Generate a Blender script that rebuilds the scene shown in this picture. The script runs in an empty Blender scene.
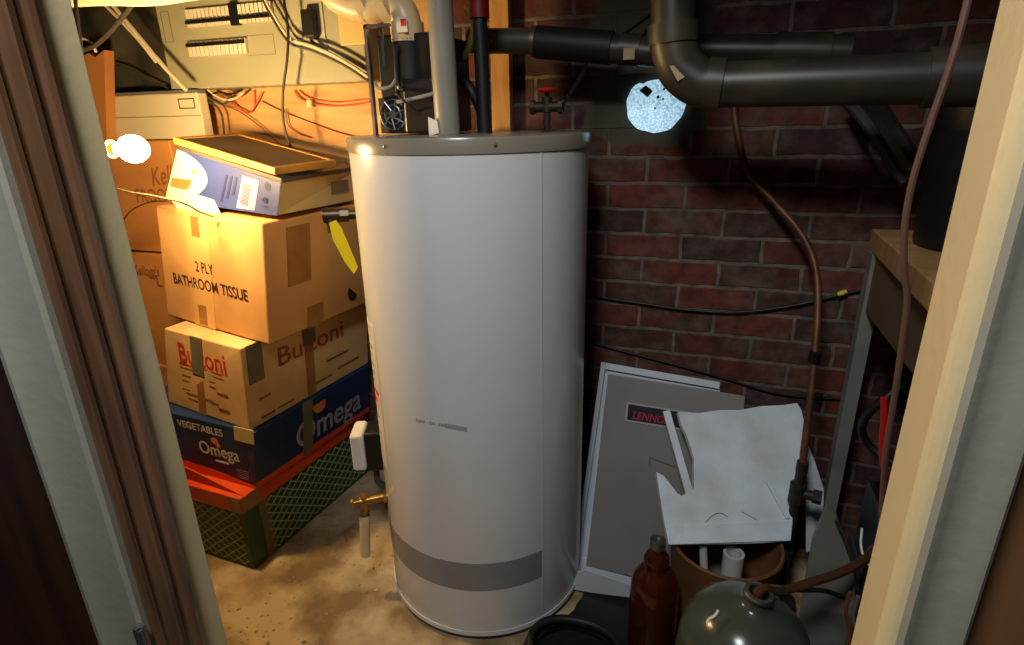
import bpy, bmesh, math, random
from mathutils import Vector, Matrix
random.seed(7)
C = bpy.context.scene.collection
V = Vector
# ------------------------------------------------------------------ camera
F_PX = 575.0; H = 1.31
PITCH = math.atan(203/575.0); ROLL = math.radians(1.23); YAW = math.radians(18.85)
FW = V((-math.sin(YAW)*math.cos(PITCH), math.cos(YAW)*math.cos(PITCH), -math.sin(PITCH)))
R0 = V((math.cos(YAW), math.sin(YAW), 0)); U0 = R0.cross(FW)
CR = R0*math.cos(ROLL) - U0*math.sin(ROLL); CU = R0*math.sin(ROLL) + U0*math.cos(ROLL)
EYE = V((0, 0, H))
cam_d = bpy.data.cameras.new('camera'); cam = bpy.data.objects.new('camera', cam_d); C.objects.link(cam)
m = Matrix.Identity(4)
for i in range(3):
    m[i][0] = CR[i]; m[i][1] = CU[i]; m[i][2] = -FW[i]; m[i][3] = EYE[i]
cam.matrix_world = m
cam_d.sensor_width = 36; cam_d.lens = 36*F_PX/1024; cam_d.clip_start = 0.02
bpy.context.scene.camera = cam
# ------------------------------------------------------------------ world, lights, exposure
w = bpy.data.worlds.new('world'); bpy.context.scene.world = w; w.use_nodes = True
w.node_tree.nodes['Background'].inputs[0].default_value = (.62, .76, 1, 1)
w.node_tree.nodes['Background'].inputs[1].default_value = 0.05
vs = bpy.context.scene.view_settings
vs.view_transform = 'Standard'; vs.look = 'None'; vs.gamma = 1; vs.use_curve_mapping = False
vs.exposure = 0.0
BULB = 760.0
def area(name, loc, target, size, power, col):
    d = bpy.data.lights.new(name, 'AREA'); d.shape = 'DISK'; d.size = size; d.energy = power; d.color = col
    o = bpy.data.objects.new(name, d); C.objects.link(o); o.location = loc
    o.rotation_euler = (V(target)-V(loc)).to_track_quat('-Z', 'Y').to_euler()
    return o
area('front_fill_light', (-.25, -.15, 2.28), (-.3, 1.2, .5), .35, 21, (.94, .97, 1.0))  # unseen lamp added behind the camera as cool front fill

# ------------------------------------------------------------------ helpers
def ray(px, py):
    return FW + CR*((px-512)/F_PX) + CU*((322.5-py)/F_PX)
def P(px, py, y=None, x=None, z=None):
    """point of the place seen at a pixel of the photograph, on the plane y, x or z"""
    r = ray(px, py)
    if y is not None: return EYE + r*(y/r.y)
    if x is not None: return EYE + r*(x/r.x)
    return EYE + r*((z-H)/r.z)
def PP(px, py, o, n):
    r = ray(px, py); return EYE + r*((V(o)-EYE).dot(n)/r.dot(n))
def lin(c):
    return tuple((v/255/12.92 if v/255 <= .04045 else ((v/255+.055)/1.055)**2.4) for v in c)
MATS = {}
def mat(name, col, rough=.6, metal=0, col2=None, scale=8, bump=0, bscale=60, trans=0, ior=1.45, emit=0, stretch=None, lo=.35, hi=.65, coat=0, detail=5, spec=.5):
    if name in MATS: return MATS[name]
    mt = bpy.data.materials.new(name); mt.use_nodes = True; nt = mt.node_tree; N = nt.nodes; L = nt.links
    b = N['Principled BSDF']; c = (*lin(col), 1)
    b.inputs['Base Color'].default_value = c; b.inputs['Roughness'].default_value = rough
    b.inputs['Metallic'].default_value = metal; b.inputs['IOR'].default_value = ior
    b.inputs['Transmission Weight'].default_value = trans; b.inputs['Coat Weight'].default_value = coat
    b.inputs['Specular IOR Level'].default_value = spec
    tc = N.new('ShaderNodeTexCoord'); mp = N.new('ShaderNodeMapping'); L.new(tc.outputs['Object'], mp.inputs['Vector'])
    if stretch: mp.inputs['Scale'].default_value = stretch
    no = N.new('ShaderNodeTexNoise'); no.inputs['Scale'].default_value = scale; no.inputs['Detail'].default_value = detail
    L.new(mp.outputs[0], no.inputs['Vector'])
    cr = N.new('ShaderNodeValToRGB'); cr.color_ramp.elements[0].position = lo; cr.color_ramp.elements[1].position = hi
    c2 = (*lin(col2), 1) if col2 else tuple(v*.9 for v in c[:3])+(1,)
    cr.color_ramp.elements[0].color = c; cr.color_ramp.elements[1].color = c2
    L.new(no.outputs['Fac'], cr.inputs[0]); L.new(cr.outputs[0], b.inputs['Base Color'])
    if emit:
        b.inputs['Emission Strength'].default_value = emit; b.inputs['Emission Color'].default_value = c
        L.new(cr.outputs[0], b.inputs['Emission Color'])
    if bump:
        n2 = N.new('ShaderNodeTexNoise'); n2.inputs['Scale'].default_value = bscale; n2.inputs['Detail'].default_value = 4
        L.new(mp.outputs[0], n2.inputs['Vector'])
        bp = N.new('ShaderNodeBump'); bp.inputs['Strength'].default_value = bump; bp.inputs['Distance'].default_value = .01
        L.new(n2.outputs['Fac'], bp.inputs['Height']); L.new(bp.outputs[0], b.inputs['Normal'])
    MATS[name] = mt; return mt
def tag(o, label=None, cat=None, group=None, kind=None):
    if label: o['label'] = label
    if cat: o['category'] = cat
    if group: o['group'] = group
    if kind: o['kind'] = kind
    return o
def empty(name, loc, label, cat, group=None):
    o = bpy.data.objects.new(name, None); C.objects.link(o); o.location = loc; o.empty_display_size = .05
    return tag(o, label, cat, group)
def wloc(o):
    p = V((0, 0, 0))
    while o: p += V(o.location); o = o.parent
    return p
def spline(pts, n=8):
    pts = [V(p) for p in pts]
    if len(pts) < 3: return pts
    q = [pts[0]*2-pts[1]] + pts + [pts[-1]*2-pts[-2]]; out = []
    for i in range(1, len(q)-2):
        a, b, c, d = q[i-1:i+3]
        for k in range(n):
            t = k/n
            out.append(.5*((2*b)+(c-a)*t+(2*a-5*b+4*c-d)*t*t+(3*b-a-3*c+d)*t**3))
    return out+[pts[-1]]
class MB:
    def __init__(s): s.bm = bmesh.new()
    def hexa(s, a):   # a: 4 bottom corners then 4 top corners, same order
        v = [s.bm.verts.new(p) for p in a]
        for f in ((3,2,1,0),(4,5,6,7),(0,1,5,4),(1,2,6,5),(2,3,7,6),(3,0,4,7)): s.bm.faces.new([v[i] for i in f])
        return s
    def box(s, lo, hi):
        x0,y0,z0 = lo; x1,y1,z1 = hi
        return s.hexa([(x0,y0,z0),(x1,y0,z0),(x1,y1,z0),(x0,y1,z0),(x0,y0,z1),(x1,y0,z1),(x1,y1,z1),(x0,y1,z1)])
    def obox(s, o, a, b, c):    # corner + three edge vectors
        o,a,b,c = map(V,(o,a,b,c))
        return s.hexa([o,o+a,o+a+b,o+b,o+c,o+a+c,o+a+b+c,o+b+c])
    def prism(s, pts, ext):
        ext = V(ext); a = [s.bm.verts.new(V(p)) for p in pts]; b = [s.bm.verts.new(V(p)+ext) for p in pts]; n = len(a)
        s.bm.faces.new(a); s.bm.faces.new(b[::-1])
        for i in range(n): s.bm.faces.new((a[i], b[i], b[(i+1)%n], a[(i+1)%n]))
        return s
    def tube(s, pts, r, seg=12, cap=True, smooth=False):
        if smooth: pts = spline(pts)
        pts = [V(p) for p in pts]; n = len(pts)
        rr = r if isinstance(r, (list, tuple)) else [r]*n
        t = [(pts[min(i+1,n-1)]-pts[max(i-1,0)]).normalized() for i in range(n)]
        up = V((0,0,1)) if abs(t[0].z) < .9 else V((1,0,0))
        u = t[0].cross(up).normalized(); rings = []
        for i in range(n):
            u = (u - t[i]*u.dot(t[i])).normalized(); w_ = t[i].cross(u)
            rings.append([s.bm.verts.new(pts[i]+(u*math.cos(2*math.pi*k/seg)+w_*math.sin(2*math.pi*k/seg))*rr[i]) for k in range(seg)])
        for a, b in zip(rings, rings[1:]):
            for k in range(seg): s.bm.faces.new((a[k], a[(k+1)%seg], b[(k+1)%seg], b[k]))
        if cap: s.bm.faces.new(rings[0][::-1]); s.bm.faces.new(rings[-1])
        return s
    def lathe(s, prof, c=(0,0,0), seg=48, M=None, a0=0, a1=2*math.pi):
        full = abs(a1-a0-2*math.pi) < 1e-6; c = V(c); n = seg if full else seg+1; rings = []
        for r, z in prof:
            if r < 1e-6:
                p = V((0,0,z)); rings.append([s.bm.verts.new((M@p if M else p)+c)]); continue
            L = []
            for k in range(n):
                a = a0+(a1-a0)*k/seg; p = V((r*math.cos(a), r*math.sin(a), z)); L.append(s.bm.verts.new((M@p if M else p)+c))
            rings.append(L)
        for a, b in zip(rings, rings[1:]):
            for k in range(seg):
                k2 = (k+1) % n
                if len(a) == 1 and len(b) == 1: continue
                if len(a) == 1: s.bm.faces.new((a[0], b[k2], b[k]))
                elif len(b) == 1: s.bm.faces.new((a[k], a[k2], b[0]))
                else: s.bm.faces.new((a[k], a[k2], b[k2], b[k]))
        return s
    def text(s, body, o, xd, yd, size, ext=.0006, shear=0, sx=1):
        cu = bpy.data.curves.new('t', 'FONT'); cu.body = body; cu.size = size; cu.shear = shear; cu.offset = size*.014
        ob = bpy.data.objects.new('t', cu); me = bpy.data.meshes.new_from_object(ob)
        xd = V(xd).normalized(); yd = V(yd); yd = (yd-xd*yd.dot(xd)).normalized(); zd = xd.cross(yd)
        v0 = len(s.bm.verts); tmp = bmesh.new(); tmp.from_mesh(me)
        for v in tmp.verts: v.co = V(o)+xd*v.co.x*sx+yd*v.co.y+zd*(v.co.z+ext)
        m2 = bpy.data.meshes.new('t2'); tmp.to_mesh(m2); tmp.free(); s.bm.from_mesh(m2)
        bpy.data.objects.remove(ob); bpy.data.curves.remove(cu); bpy.data.meshes.remove(me); bpy.data.meshes.remove(m2)
        return s
    def build(s, name, mt, parent=None, bevel=0, smooth=False, recenter=True, bseg=2):
        bm = s.bm; bmesh.ops.recalc_face_normals(bm, faces=bm.faces)
        if bevel: bmesh.ops.bevel(bm, geom=list(bm.edges), offset=bevel, segments=bseg, affect='EDGES', profile=.5, clamp_overlap=True)
        if parent: off = wloc(parent)
        elif recenter:
            xs = [v.co for v in bm.verts]
            off = V(((min(p.x for p in xs)+max(p.x for p in xs))/2, (min(p.y for p in xs)+max(p.y for p in xs))/2, min(p.z for p in xs)))
        else: off = V((0,0,0))
        for v in bm.verts: v.co -= off
        me = bpy.data.meshes.new(name); bm.to_mesh(me); bm.free()
        if smooth:
            for p in me.polygons: p.use_smooth = True
            try: me.set_sharp_from_angle(angle=math.radians(40))
            except Exception: pass
        o = bpy.data.objects.new(name, me); C.objects.link(o); me.materials.append(mt)
        if parent: o.parent = parent
        else: o.location = off
        return o
def struct(o): o['kind'] = 'structure'; return o

# ------------------------------------------------------------------ materials
def brick_material():
    mt = bpy.data.materials.new('old_brick'); mt.use_nodes = True; nt = mt.node_tree; N = nt.nodes; L = nt.links; b = N['Principled BSDF']
    tc = N.new('ShaderNodeTexCoord'); sp = N.new('ShaderNodeSeparateXYZ'); cb = N.new('ShaderNodeCombineXYZ')
    L.new(tc.outputs['Object'], sp.inputs[0]); L.new(sp.outputs['X'], cb.inputs['X']); L.new(sp.outputs['Z'], cb.inputs['Y'])
    wob = N.new('ShaderNodeTexNoise'); wob.inputs['Scale'].default_value = 14; L.new(cb.outputs[0], wob.inputs['Vector'])
    mx = N.new('ShaderNodeMixRGB'); mx.blend_type = 'LINEAR_LIGHT'; mx.inputs[0].default_value = .006
    L.new(cb.outputs[0], mx.inputs[1]); L.new(wob.outputs['Color'], mx.inputs[2])
    mp = N.new('ShaderNodeMapping'); mp.inputs['Location'].default_value = (.062, .028, 0); L.new(mx.outputs[0], mp.inputs['Vector'])
    br = N.new('ShaderNodeTexBrick'); L.new(mp.outputs[0], br.inputs['Vector'])
    br.inputs['Scale'].default_value = 1; br.inputs['Brick Width'].default_value = .216; br.inputs['Row Height'].default_value = .0725
    br.inputs['Mortar Size'].default_value = .006; br.inputs['Mortar Smooth'].default_value = .3; br.inputs['Bias'].default_value = -.1
    br.inputs['Color1'].default_value = (*lin((106, 46, 32)), 1); br.inputs['Color2'].default_value = (*lin((46, 30, 28)), 1)
    br.inputs['Mortar'].default_value = (*lin((112, 100, 86)), 1)
    # mortar smeared over the faces, soot
    n1 = N.new('ShaderNodeTexNoise'); n1.inputs['Scale'].default_value = 6.5; n1.inputs['Detail'].default_value = 10; n1.inputs['Roughness'].default_value = .72
    L.new(cb.outputs[0], n1.inputs['Vector'])
    r1 = N.new('ShaderNodeValToRGB'); r1.color_ramp.elements[0].position = .46; r1.color_ramp.elements[1].position = .66
    r1.color_ramp.elements[1].color = (.75, .75, .75, 1)
    L.new(n1.outputs['Fac'], r1.inputs[0])
    m1 = N.new('ShaderNodeMixRGB'); L.new(r1.outputs[0], m1.inputs[0]); L.new(br.outputs['Color'], m1.inputs[1]); m1.inputs[2].default_value = (*lin((98, 88, 80)), 1)
    n2 = N.new('ShaderNodeTexNoise'); n2.inputs['Scale'].default_value = 24; n2.inputs['Detail'].default_value = 8
    L.new(cb.outputs[0], n2.inputs['Vector'])
    r2 = N.new('ShaderNodeValToRGB'); r2.color_ramp.elements[0].position = .3; r2.color_ramp.elements[1].position = .6
    r2.color_ramp.elements[0].color = (.45, .45, .45, 1)
    L.new(n2.outputs['Fac'], r2.inputs[0])
    m2 = N.new('ShaderNodeMixRGB'); m2.blend_type = 'MULTIPLY'; m2.inputs[0].default_value = 1; L.new(m1.outputs[0], m2.inputs[1]); L.new(r2.outputs[0], m2.inputs[2])
    # smooth parging in a band near the glowing disc: x -.36 .. -.1 above z 1.2
    def band(sock, lo, hi, soft):
        a = N.new('ShaderNodeMapRange'); a.inputs['From Min'].default_value = lo-soft; a.inputs['From Max'].default_value = lo+soft; L.new(sock, a.inputs['Value'])
        c = N.new('ShaderNodeMapRange'); c.inputs['From Min'].default_value = hi+soft; c.inputs['From Max'].default_value = hi-soft; L.new(sock, c.inputs['Value'])
        k = N.new('ShaderNodeMath'); k.operation = 'MULTIPLY'; L.new(a.outputs[0], k.inputs[0]); L.new(c.outputs[0], k.inputs[1]); return k
    s2 = N.new('ShaderNodeSeparateXYZ'); mw = N.new('ShaderNodeMixRGB'); mw.blend_type = 'LINEAR_LIGHT'; mw.inputs[0].default_value = .09
    nw = N.new('ShaderNodeTexNoise'); nw.inputs['Scale'].default_value = 9; nw.inputs['Detail'].default_value = 6; L.new(cb.outputs[0], nw.inputs['Vector'])
    L.new(cb.outputs[0], mw.inputs[1]); L.new(nw.outputs['Color'], mw.inputs[2]); L.new(mw.outputs[0], s2.inputs[0])
    bx = band(s2.outputs['X'], -.34, -.03, .01); bz = band(s2.outputs['Y'], 1.26, 1.9, .01)
    k = N.new('ShaderNodeMath'); k.operation = 'MULTIPLY'; L.new(bx.outputs[0], k.inputs[0]); L.new(bz.outputs[0], k.inputs[1])
    m3 = N.new('ShaderNodeMixRGB'); L.new(k.outputs[0], m3.inputs[0]); L.new(m2.outputs[0], m3.inputs[1]); m3.inputs[2].default_value = (*lin((78, 72, 58)), 1)
    L.new(m3.outputs[0], b.inputs['Base Color']); b.inputs['Roughness'].default_value = .85
    ad = N.new('ShaderNodeMath'); ad.operation = 'MULTIPLY_ADD'; L.new(br.outputs['Fac'], ad.inputs[0]); ad.inputs[1].default_value = -1; L.new(n2.outputs['Fac'], ad.inputs[2])
    bp = N.new('ShaderNodeBump'); bp.inputs['Strength'].default_value = .7; bp.inputs['Distance'].default_value = .006; L.new(ad.outputs[0], bp.inputs['Height'])
    L.new(bp.outputs[0], b.inputs['Normal']); return mt
BRICK = brick_material()
FLOORM = mat('dusty_concrete', (184, 164, 128), .9, col2=(124, 102, 70), scale=6, bump=1.0, bscale=30, detail=12, lo=.42, hi=.62)
DARKWALL = mat('sooty_wall', (52, 48, 44), .8, col2=(30, 28, 26), scale=3, bump=.2)
BEAM = mat('old_timber', (92, 66, 40), .8, col2=(60, 42, 26), scale=6, stretch=(1, 8, 8))
CREAM = mat('cream_paint', (218, 198, 152), .42, col2=(208, 188, 142), scale=3, bump=.06, bscale=90)
COOLCREAM = mat('cool_lit_cream', (160, 158, 142), .35, col2=(146, 144, 128), scale=4, bump=.05)  # casing has the cream paint, greyed to carry the cool hall light
REFLBROWN = mat('brown_reflection_gloss', (122, 88, 62), .25, col2=(84, 58, 40), scale=5, stretch=(8, 8, .6), coat=.5)  # glossy stop, the dark reflection in its paint put in as brown
DARKWOOD = mat('dark_panelling', (62, 36, 20), .45, col2=(40, 22, 14), scale=4, stretch=(6, 6, .6))
CARD = mat('brown_cardboard', (196, 150, 92), .75, col2=(176, 130, 76), scale=5, bump=.08, bscale=40)
CARD2 = mat('tan_cardboard', (206, 172, 122), .7, col2=(184, 148, 98), scale=6, bump=.08, bscale=40)
CARD3 = mat('orange_cardboard', (198, 138, 78), .75, col2=(178, 118, 64), scale=4, bump=.12, bscale=30)
TAPE = mat('brown_parcel_tape', (156, 112, 62), .25, col2=(140, 98, 52), scale=12)
GREYTAPE = mat('grey_duct_tape', (112, 104, 84), .4, col2=(98, 90, 72), scale=15)
INK = mat('brown_ink', (52, 30, 30), .7)
REDINK = mat('red_ink', (196, 40, 28), .6)
BRNINK = mat('faded_brown_ink', (134, 84, 48), .7)
NAVY = mat('navy_print', (30, 54, 98), .4, col2=(24, 44, 82), scale=5)
ORANGE = mat('orange_print', (214, 78, 28), .45, col2=(196, 64, 24), scale=6)
WHITEINK = mat('white_print', (214, 214, 210), .5)
WHITEM = mat('white_enamel', (205, 206, 204), .22, col2=(200, 201, 198), scale=2)
GREYRIM = mat('grey_enamel', (132, 124, 110), .25, col2=(124, 116, 102), scale=3)
STRIPE = mat('grey_stripe_print', (128, 128, 126), .35)
BLACKM = mat('black_plastic', (22, 22, 23), .4, col2=(16, 16, 17), scale=9)
BLACKR = mat('black_rubber', (18, 18, 18), .55, col2=(26, 25, 24), scale=20)
ABS = mat('black_drain_pipe', (42, 39, 34), .42, col2=(70, 62, 48), scale=7, lo=.45, hi=.7)
STEEL = mat('galvanised_steel', (150, 150, 148), .38, metal=.9, col2=(120, 120, 118), scale=14)
GREYMET = mat('grey_painted_steel', (122, 122, 112), .5, col2=(108, 108, 100), scale=10, bump=.04)
PVC = mat('grey_pvc', (142, 138, 124), .4, col2=(128, 124, 110), scale=8)
CREAMPVC = mat('cream_pvc', (212, 190, 146), .35, col2=(200, 176, 132), scale=8)
BRASS = mat('brass', (190, 146, 76), .35, metal=.9, col2=(150, 110, 54), scale=30)
COPPER = mat('aged_copper', (118, 74, 50), .5, metal=.4, col2=(82, 56, 42), scale=22)
REDP = mat('red_plastic', (176, 24, 20), .4)
YELLOW = mat('yellow_tag', (236, 208, 20), .5)
PANEL = mat('grey_green_enamel', (160, 158, 130), .4, col2=(150, 148, 122), scale=3)
PLY = mat('plywood', (206, 164, 108), .7, col2=(172, 124, 74), scale=3.2, stretch=(1, 1, 7), bump=.1, bscale=30)
WOOD = mat('pale_timber', (214, 168, 100), .65, col2=(186, 138, 76), scale=6, stretch=(7, 7, .8))
GOLDW = mat('golden_frame_wood', (196, 146, 66), .35, col2=(160, 112, 46), scale=8)
DUSTY = mat('dusty_brown_board', (112, 84, 52), .6, col2=(94, 68, 42), scale=5)
WHITECABLE = mat('white_cable', (206, 196, 168), .5)
GREYCABLE = mat('dark_grey_cable', (70, 66, 58), .5)
BLACKCABLE = mat('black_cable', (24, 22, 20), .5)
REDCABLE = mat('orange_red_wire', (196, 84, 44), .5)
BRCABLE = mat('brown_wire', (104, 58, 36), .45)
FOAM = mat('white_foam', (216, 226, 230), .7, col2=(196, 202, 204), scale=9, bump=.15, bscale=120)
DPANEL = mat('taupe_grey_enamel', (130, 126, 120), .4, col2=(122, 118, 112), scale=4)
LPANEL = mat('pale_grey_enamel', (192, 200, 204), .35, col2=(182, 190, 194), scale=4)
FIBRE = mat('fibre_drum_brown', (128, 86, 48), .6, col2=(106, 70, 38), scale=10)
AMBER = mat('amber_glass', (150, 62, 14), .05, trans=1, ior=1.48)
CLEAR = mat('greenish_glass', (98, 104, 92), .2, trans=.6, ior=1.45)
HOSEB = mat('brown_translucent_hose', (88, 56, 36), .15, trans=.3)
PAPER = mat('white_paper', (222, 216, 204), .6)

# ------------------------------------------------------------------ the setting
struct(MB().box((-2.35, .36, -.1), (.85, 1.82, 0)).build('floor', FLOORM, recenter=False))
struct(MB().box((-2.6, -1.6, -.1), (1.8, .36, -.001)).build('floor_hallway', DARKWOOD, recenter=False))
struct(MB().box((-2.35, 1.70, 0), (.85, 1.82, 2.3)).build('wall_back', BRICK, recenter=False))
struct(MB().box((-2.35, .45, 0), (-2.25, 1.70, 2.3)).build('wall_left', DARKWALL, recenter=False))
struct(MB().box((.80, .45, 0), (.88, 1.70, 2.3)).build('wall_right', DARKWALL, recenter=False))
cl = MB().box((-2.35, .40, 2.3), (.88, 1.82, 2.36))
for k in range(5): cl.box((-2.1+k*.62, .46, 2.12), (-2.05+k*.62, 1.70, 2.3))
struct(cl.build('ceiling', BEAM, recenter=False))
struct(MB().box((-2.35, .385, 0), (-.632, .455, 2.3)).build('wall_front_left', DARKWOOD, recenter=False))
struct(MB().box((.170, .385, 0), (.88, .432, 2.3)).build('wall_front_right', mat('mid_panelling', (124, 84, 50), .5, col2=(100, 64, 36), scale=4, stretch=(6, 6, .6)), recenter=False))
struct(MB().box((-.632, .385, 2.04), (.170, .44, 2.3)).build('wall_front_header', DARKWOOD, recenter=False))
def vprism(pts, z0, z1): return MB().prism([(x, y, z0) for x, y in pts], (0, 0, z1-z0))
# left door frame: jamb face, moulded stop with its dark reflection painted brown, cream casing greyed for cool light
struct(vprism([(-.611, .469), (-.611, .432), (-.632, .432), (-.632, .469)], 0, 2.04).build('trim_1', CREAM, bevel=.0012, recenter=False))
st = [(-.632, .432), (-.606, .432), (-.600, .429), (-.598, .424), (-.600, .419), (-.606, .416), (-.606, .410), (-.601, .407), (-.599, .400), (-.603, .393), (-.609, .390),
      (-.609, .386), (-.605, .383), (-.605, .378), (-.610, .375), (-.632, .375)]
struct(vprism(st, 0, 2.04).build('trim_2', REFLBROWN, smooth=True, recenter=False))
cs = [(-.632, .375), (-.615, .375), (-.614, .368), (-.618, .364), (-.624, .364), (-.628, .368), (-.660, .369), (-.684, .364), (-.690, .360), (-.700, .362), (-.702, .384), (-.632, .384)]
struct(vprism(cs, 0, 2.10).build('trim_3', COOLCREAM, smooth=True, recenter=False))
# right door frame
struct(vprism([(.148, .440), (.148, .394), (.170, .394), (.170, .440)], 0, 2.04).build('trim_4', CREAM, bevel=.0012, recenter=False))
sr = [(.170, .394), (.150, .394), (.1465, .391), (.1480, .388), (.150, .386), (.148, .383), (.1455, .379), (.1475, .375), (.150, .373), (.170, .373)]
struct(vprism(sr, 0, 2.04).build('trim_5', CREAM, smooth=True, recenter=False))
cr_ = [(.152, .373), (.150, .368), (.153, .364), (.158, .366), (.162, .369), (.174, .369), (.182, .366), (.186, .366), (.189, .369), (.190, .384), (.152, .384)]
struct(vprism(cr_, 0, 2.10).build('trim_6', COOLCREAM, smooth=True, recenter=False))
struct(MB().box((-.702, .362, 2.04), (.190, .384, 2.12)).build('trim_7', COOLCREAM, recenter=False, bevel=.003))
struct(MB().box((-.632, .386, 2.02), (.170, .44, 2.04)).build('trim_8', CREAM, recenter=False))

# ------------------------------------------------------------------ water heater
HC = V((-.553, 1.338, 0)); HR = .283
def cyl_hit(px, py, r=HR):
    d = ray(px, py); a = d.x**2+d.y**2; b = -2*(d.x*HC.x+d.y*HC.y); c = HC.x**2+HC.y**2-r*r
    t = (-b-math.sqrt(max(0, b*b-4*a*c)))/(2*a); p = EYE+d*t
    return math.atan2(p.y-HC.y, p.x-HC.x), p.z
wh = empty('water_heater', HC, 'tall white cylindrical water heater with a grey lower stripe, standing on the concrete floor', 'water heater')
def ring(r, z, c=HC): return (r, z)
MB().lathe([(0, .012), (HR-.012, .012), (HR-.002, .02), (HR, .03), (HR, 1.250), (0, 1.250)], HC, 96).build('tank_jacket', WHITEM, wh, smooth=True)
MB().lathe([(0, 0), (HR-.008, 0), (HR-.004, .012), (0, .012)], HC, 96).build('base_gap_ring', BLACKM, wh, smooth=True)  # black ring drawn for the dark gap under the tank
MB().lathe([(HR+.0005, .022), (HR+.003, .022), (HR+.003, .036), (HR+.0005, .036)], HC, 96).build('base_ring', WHITEM, wh, smooth=True)
MB().lathe([(HR, 1.247), (HR+.003, 1.248), (HR+.003, 1.275), (HR+.001, 1.279), (HR-.006, 1.2805), (0, 1.281)], HC, 96).build('top_cap', GREYRIM, wh, smooth=True)
SEAM = cyl_hit(541, 400)[0]
MB().lathe([(HR-.004, .036), (HR+.002, .037), (HR+.002, 1.247), (HR-.004, 1.247)], HC, 3, a0=SEAM, a1=SEAM+.012).build('jacket_seam', WHITEM, wh)
zs0 = cyl_hit(480, 591)[1]; zs1 = cyl_hit(480, 564)[1]
MB().lathe([(HR-.002, zs0), (HR+.0008, zs0), (HR+.0008, zs1), (HR-.002, zs1)], HC, 60, a0=math.radians(-200), a1=SEAM).build('stripe', STRIPE, wh, smooth=True)
for px in (384, 495):
    a, z = cyl_hit(px, 147, HR+.005)
    M = Matrix.Rotation(a, 3, 'Z') @ Matrix.Rotation(math.pi/2, 3, 'Y')
    MB().lathe([(0, .002), (.003, .0015), (.004, 0), (.004, -.002)], (HC.x+math.cos(a)*(HR+.006), HC.y+math.sin(a)*(HR+.0035), 1.264), 10, M=M).build('screw', STEEL, wh)
def patch(a0, a1, z0, z1, r): return MB().lathe([(HR-.002, z0), (r, z0), (r, z1), (HR-.002, z1)], HC, 8, a0=a0, a1=a1)
la0 = cyl_hit(368.5, 400)[0]; la1 = cyl_hit(381, 400)[0]
zt = cyl_hit(372, 325)[1]; zb = cyl_hit(385, 465)[1]
lab = patch(la0, la1, zb, zt, HR+.0006).build('warning_label', mat('label_white', (208, 204, 196), .4), wh)
mk = MB()
for i in range(15):
    z = zt-.02-i*(zt-zb-.04)/15; aa = la0+.02; 
    if 6 < i < 10: continue
    mk.lathe([(HR, z), (HR+.001, z), (HR+.001, z+.005), (HR, z+.005)], HC, 3, a0=aa, a1=aa+(la1-aa)*(.35+.5*random.random()))
mk.build('fine_print', mat('grey_ink', (120, 112, 106), .6), lab)
mk = MB()
for i in range(3):
    z = zt-.02-(7.2+i)*(zt-zb-.04)/15
    mk.lathe([(HR, z), (HR+.001, z), (HR+.001, z+.012), (HR, z+.012)], HC, 3, a0=la0+.01, a1=la0+(la1-la0)*(.85-.25*i))
mk.build('red_warning_print', REDINK, lab)
# printed code smudge
mk = MB(); 
for i in range(16):
    px = 416+i*3.2; a, z = cyl_hit(px, 420+i*.62); a2, _ = cyl_hit(px+2.6, 420)
    if i in (3, 6): continue
    h = .004 if i < 9 else .006
    mk.lathe([(HR-.001, z-h), (HR+.0006, z-h), (HR+.0006, z+h), (HR-.001, z+h)], HC, 2, a0=a, a1=a2)
mk.build('printed_code', mat('pale_grey_ink', (150, 150, 148), .6), wh)
# drain valve with plastic drip pipe
da = math.radians(-143); dd = V((math.cos(da), math.sin(da), 0)); dz = .325
d0 = HC+dd*(HR-.01)+V((0, 0, dz))
dv = MB().tube([d0, d0+dd*.062], .011, 14).tube([d0+dd*.012, d0+dd*.02], .017, 6)
e = d0+dd*.072
dv.tube([e-dd*.012, e+dd*.012], .014, 14).tube([e+V((0,0,.016)), e-V((0,0,.035))], .012, 14).tube([e+dd*.01, e+dd*.03], .006, 10).tube([e+dd*.03, e+dd*.036], .013, 8)
drain = dv.build('drain_valve', BRASS, wh, smooth=True)
dn = V((-.08, -.03, -1)).normalized()
MB().tube([e+dn*.03, e+dn*.05], .0125, 14).build('threaded_ferrule', STEEL, drain, smooth=True)
dp = MB(); dp.tube([e+dn*.045, e+dn*.185], .0145, 16, cap=False).tube([e+dn*.185, e+dn*.05], .011, 16, cap=False)
dp.build('drip_pipe', CREAMPVC, drain, smooth=True)
# thermostat / gas control at the left flank
ga = math.radians(-158); gd = V((math.cos(ga), math.sin(ga), 0)); gt = V((-gd.y, gd.x, 0)); gz = .385
g0 = HC+gd*(HR+.008)+V((0, 0, gz))
gc = MB().obox(g0-gt*.04-gd*.02, gt*.08, gd*.055, V((0, 0, .12))).build('control_body', BLACKM, wh, bevel=.006)
MB().obox(g0-gt*.045+gd*.036+V((0, 0, .004)), gt*.09, gd*.038, V((0, 0, .115))).build('control_cover', mat('off_white_plastic', (206, 202, 190), .35), gc, bevel=.01, bseg=3)
MB().obox(g0-gt*.047+gd*.048+V((0, 0, .028)), gt*.002, gd*.016, V((0, 0, .055))).build('control_sticker', mat('grey_label', (120, 122, 116), .5), gc)
MB().tube([g0+gd*.02+V((0,0,.002)), g0+gd*.02+V((0, 0, -.06)), g0+V((0, 0, -.08))], .009, 10).build('gas_tube', GREYCABLE, gc, smooth=True)
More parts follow.
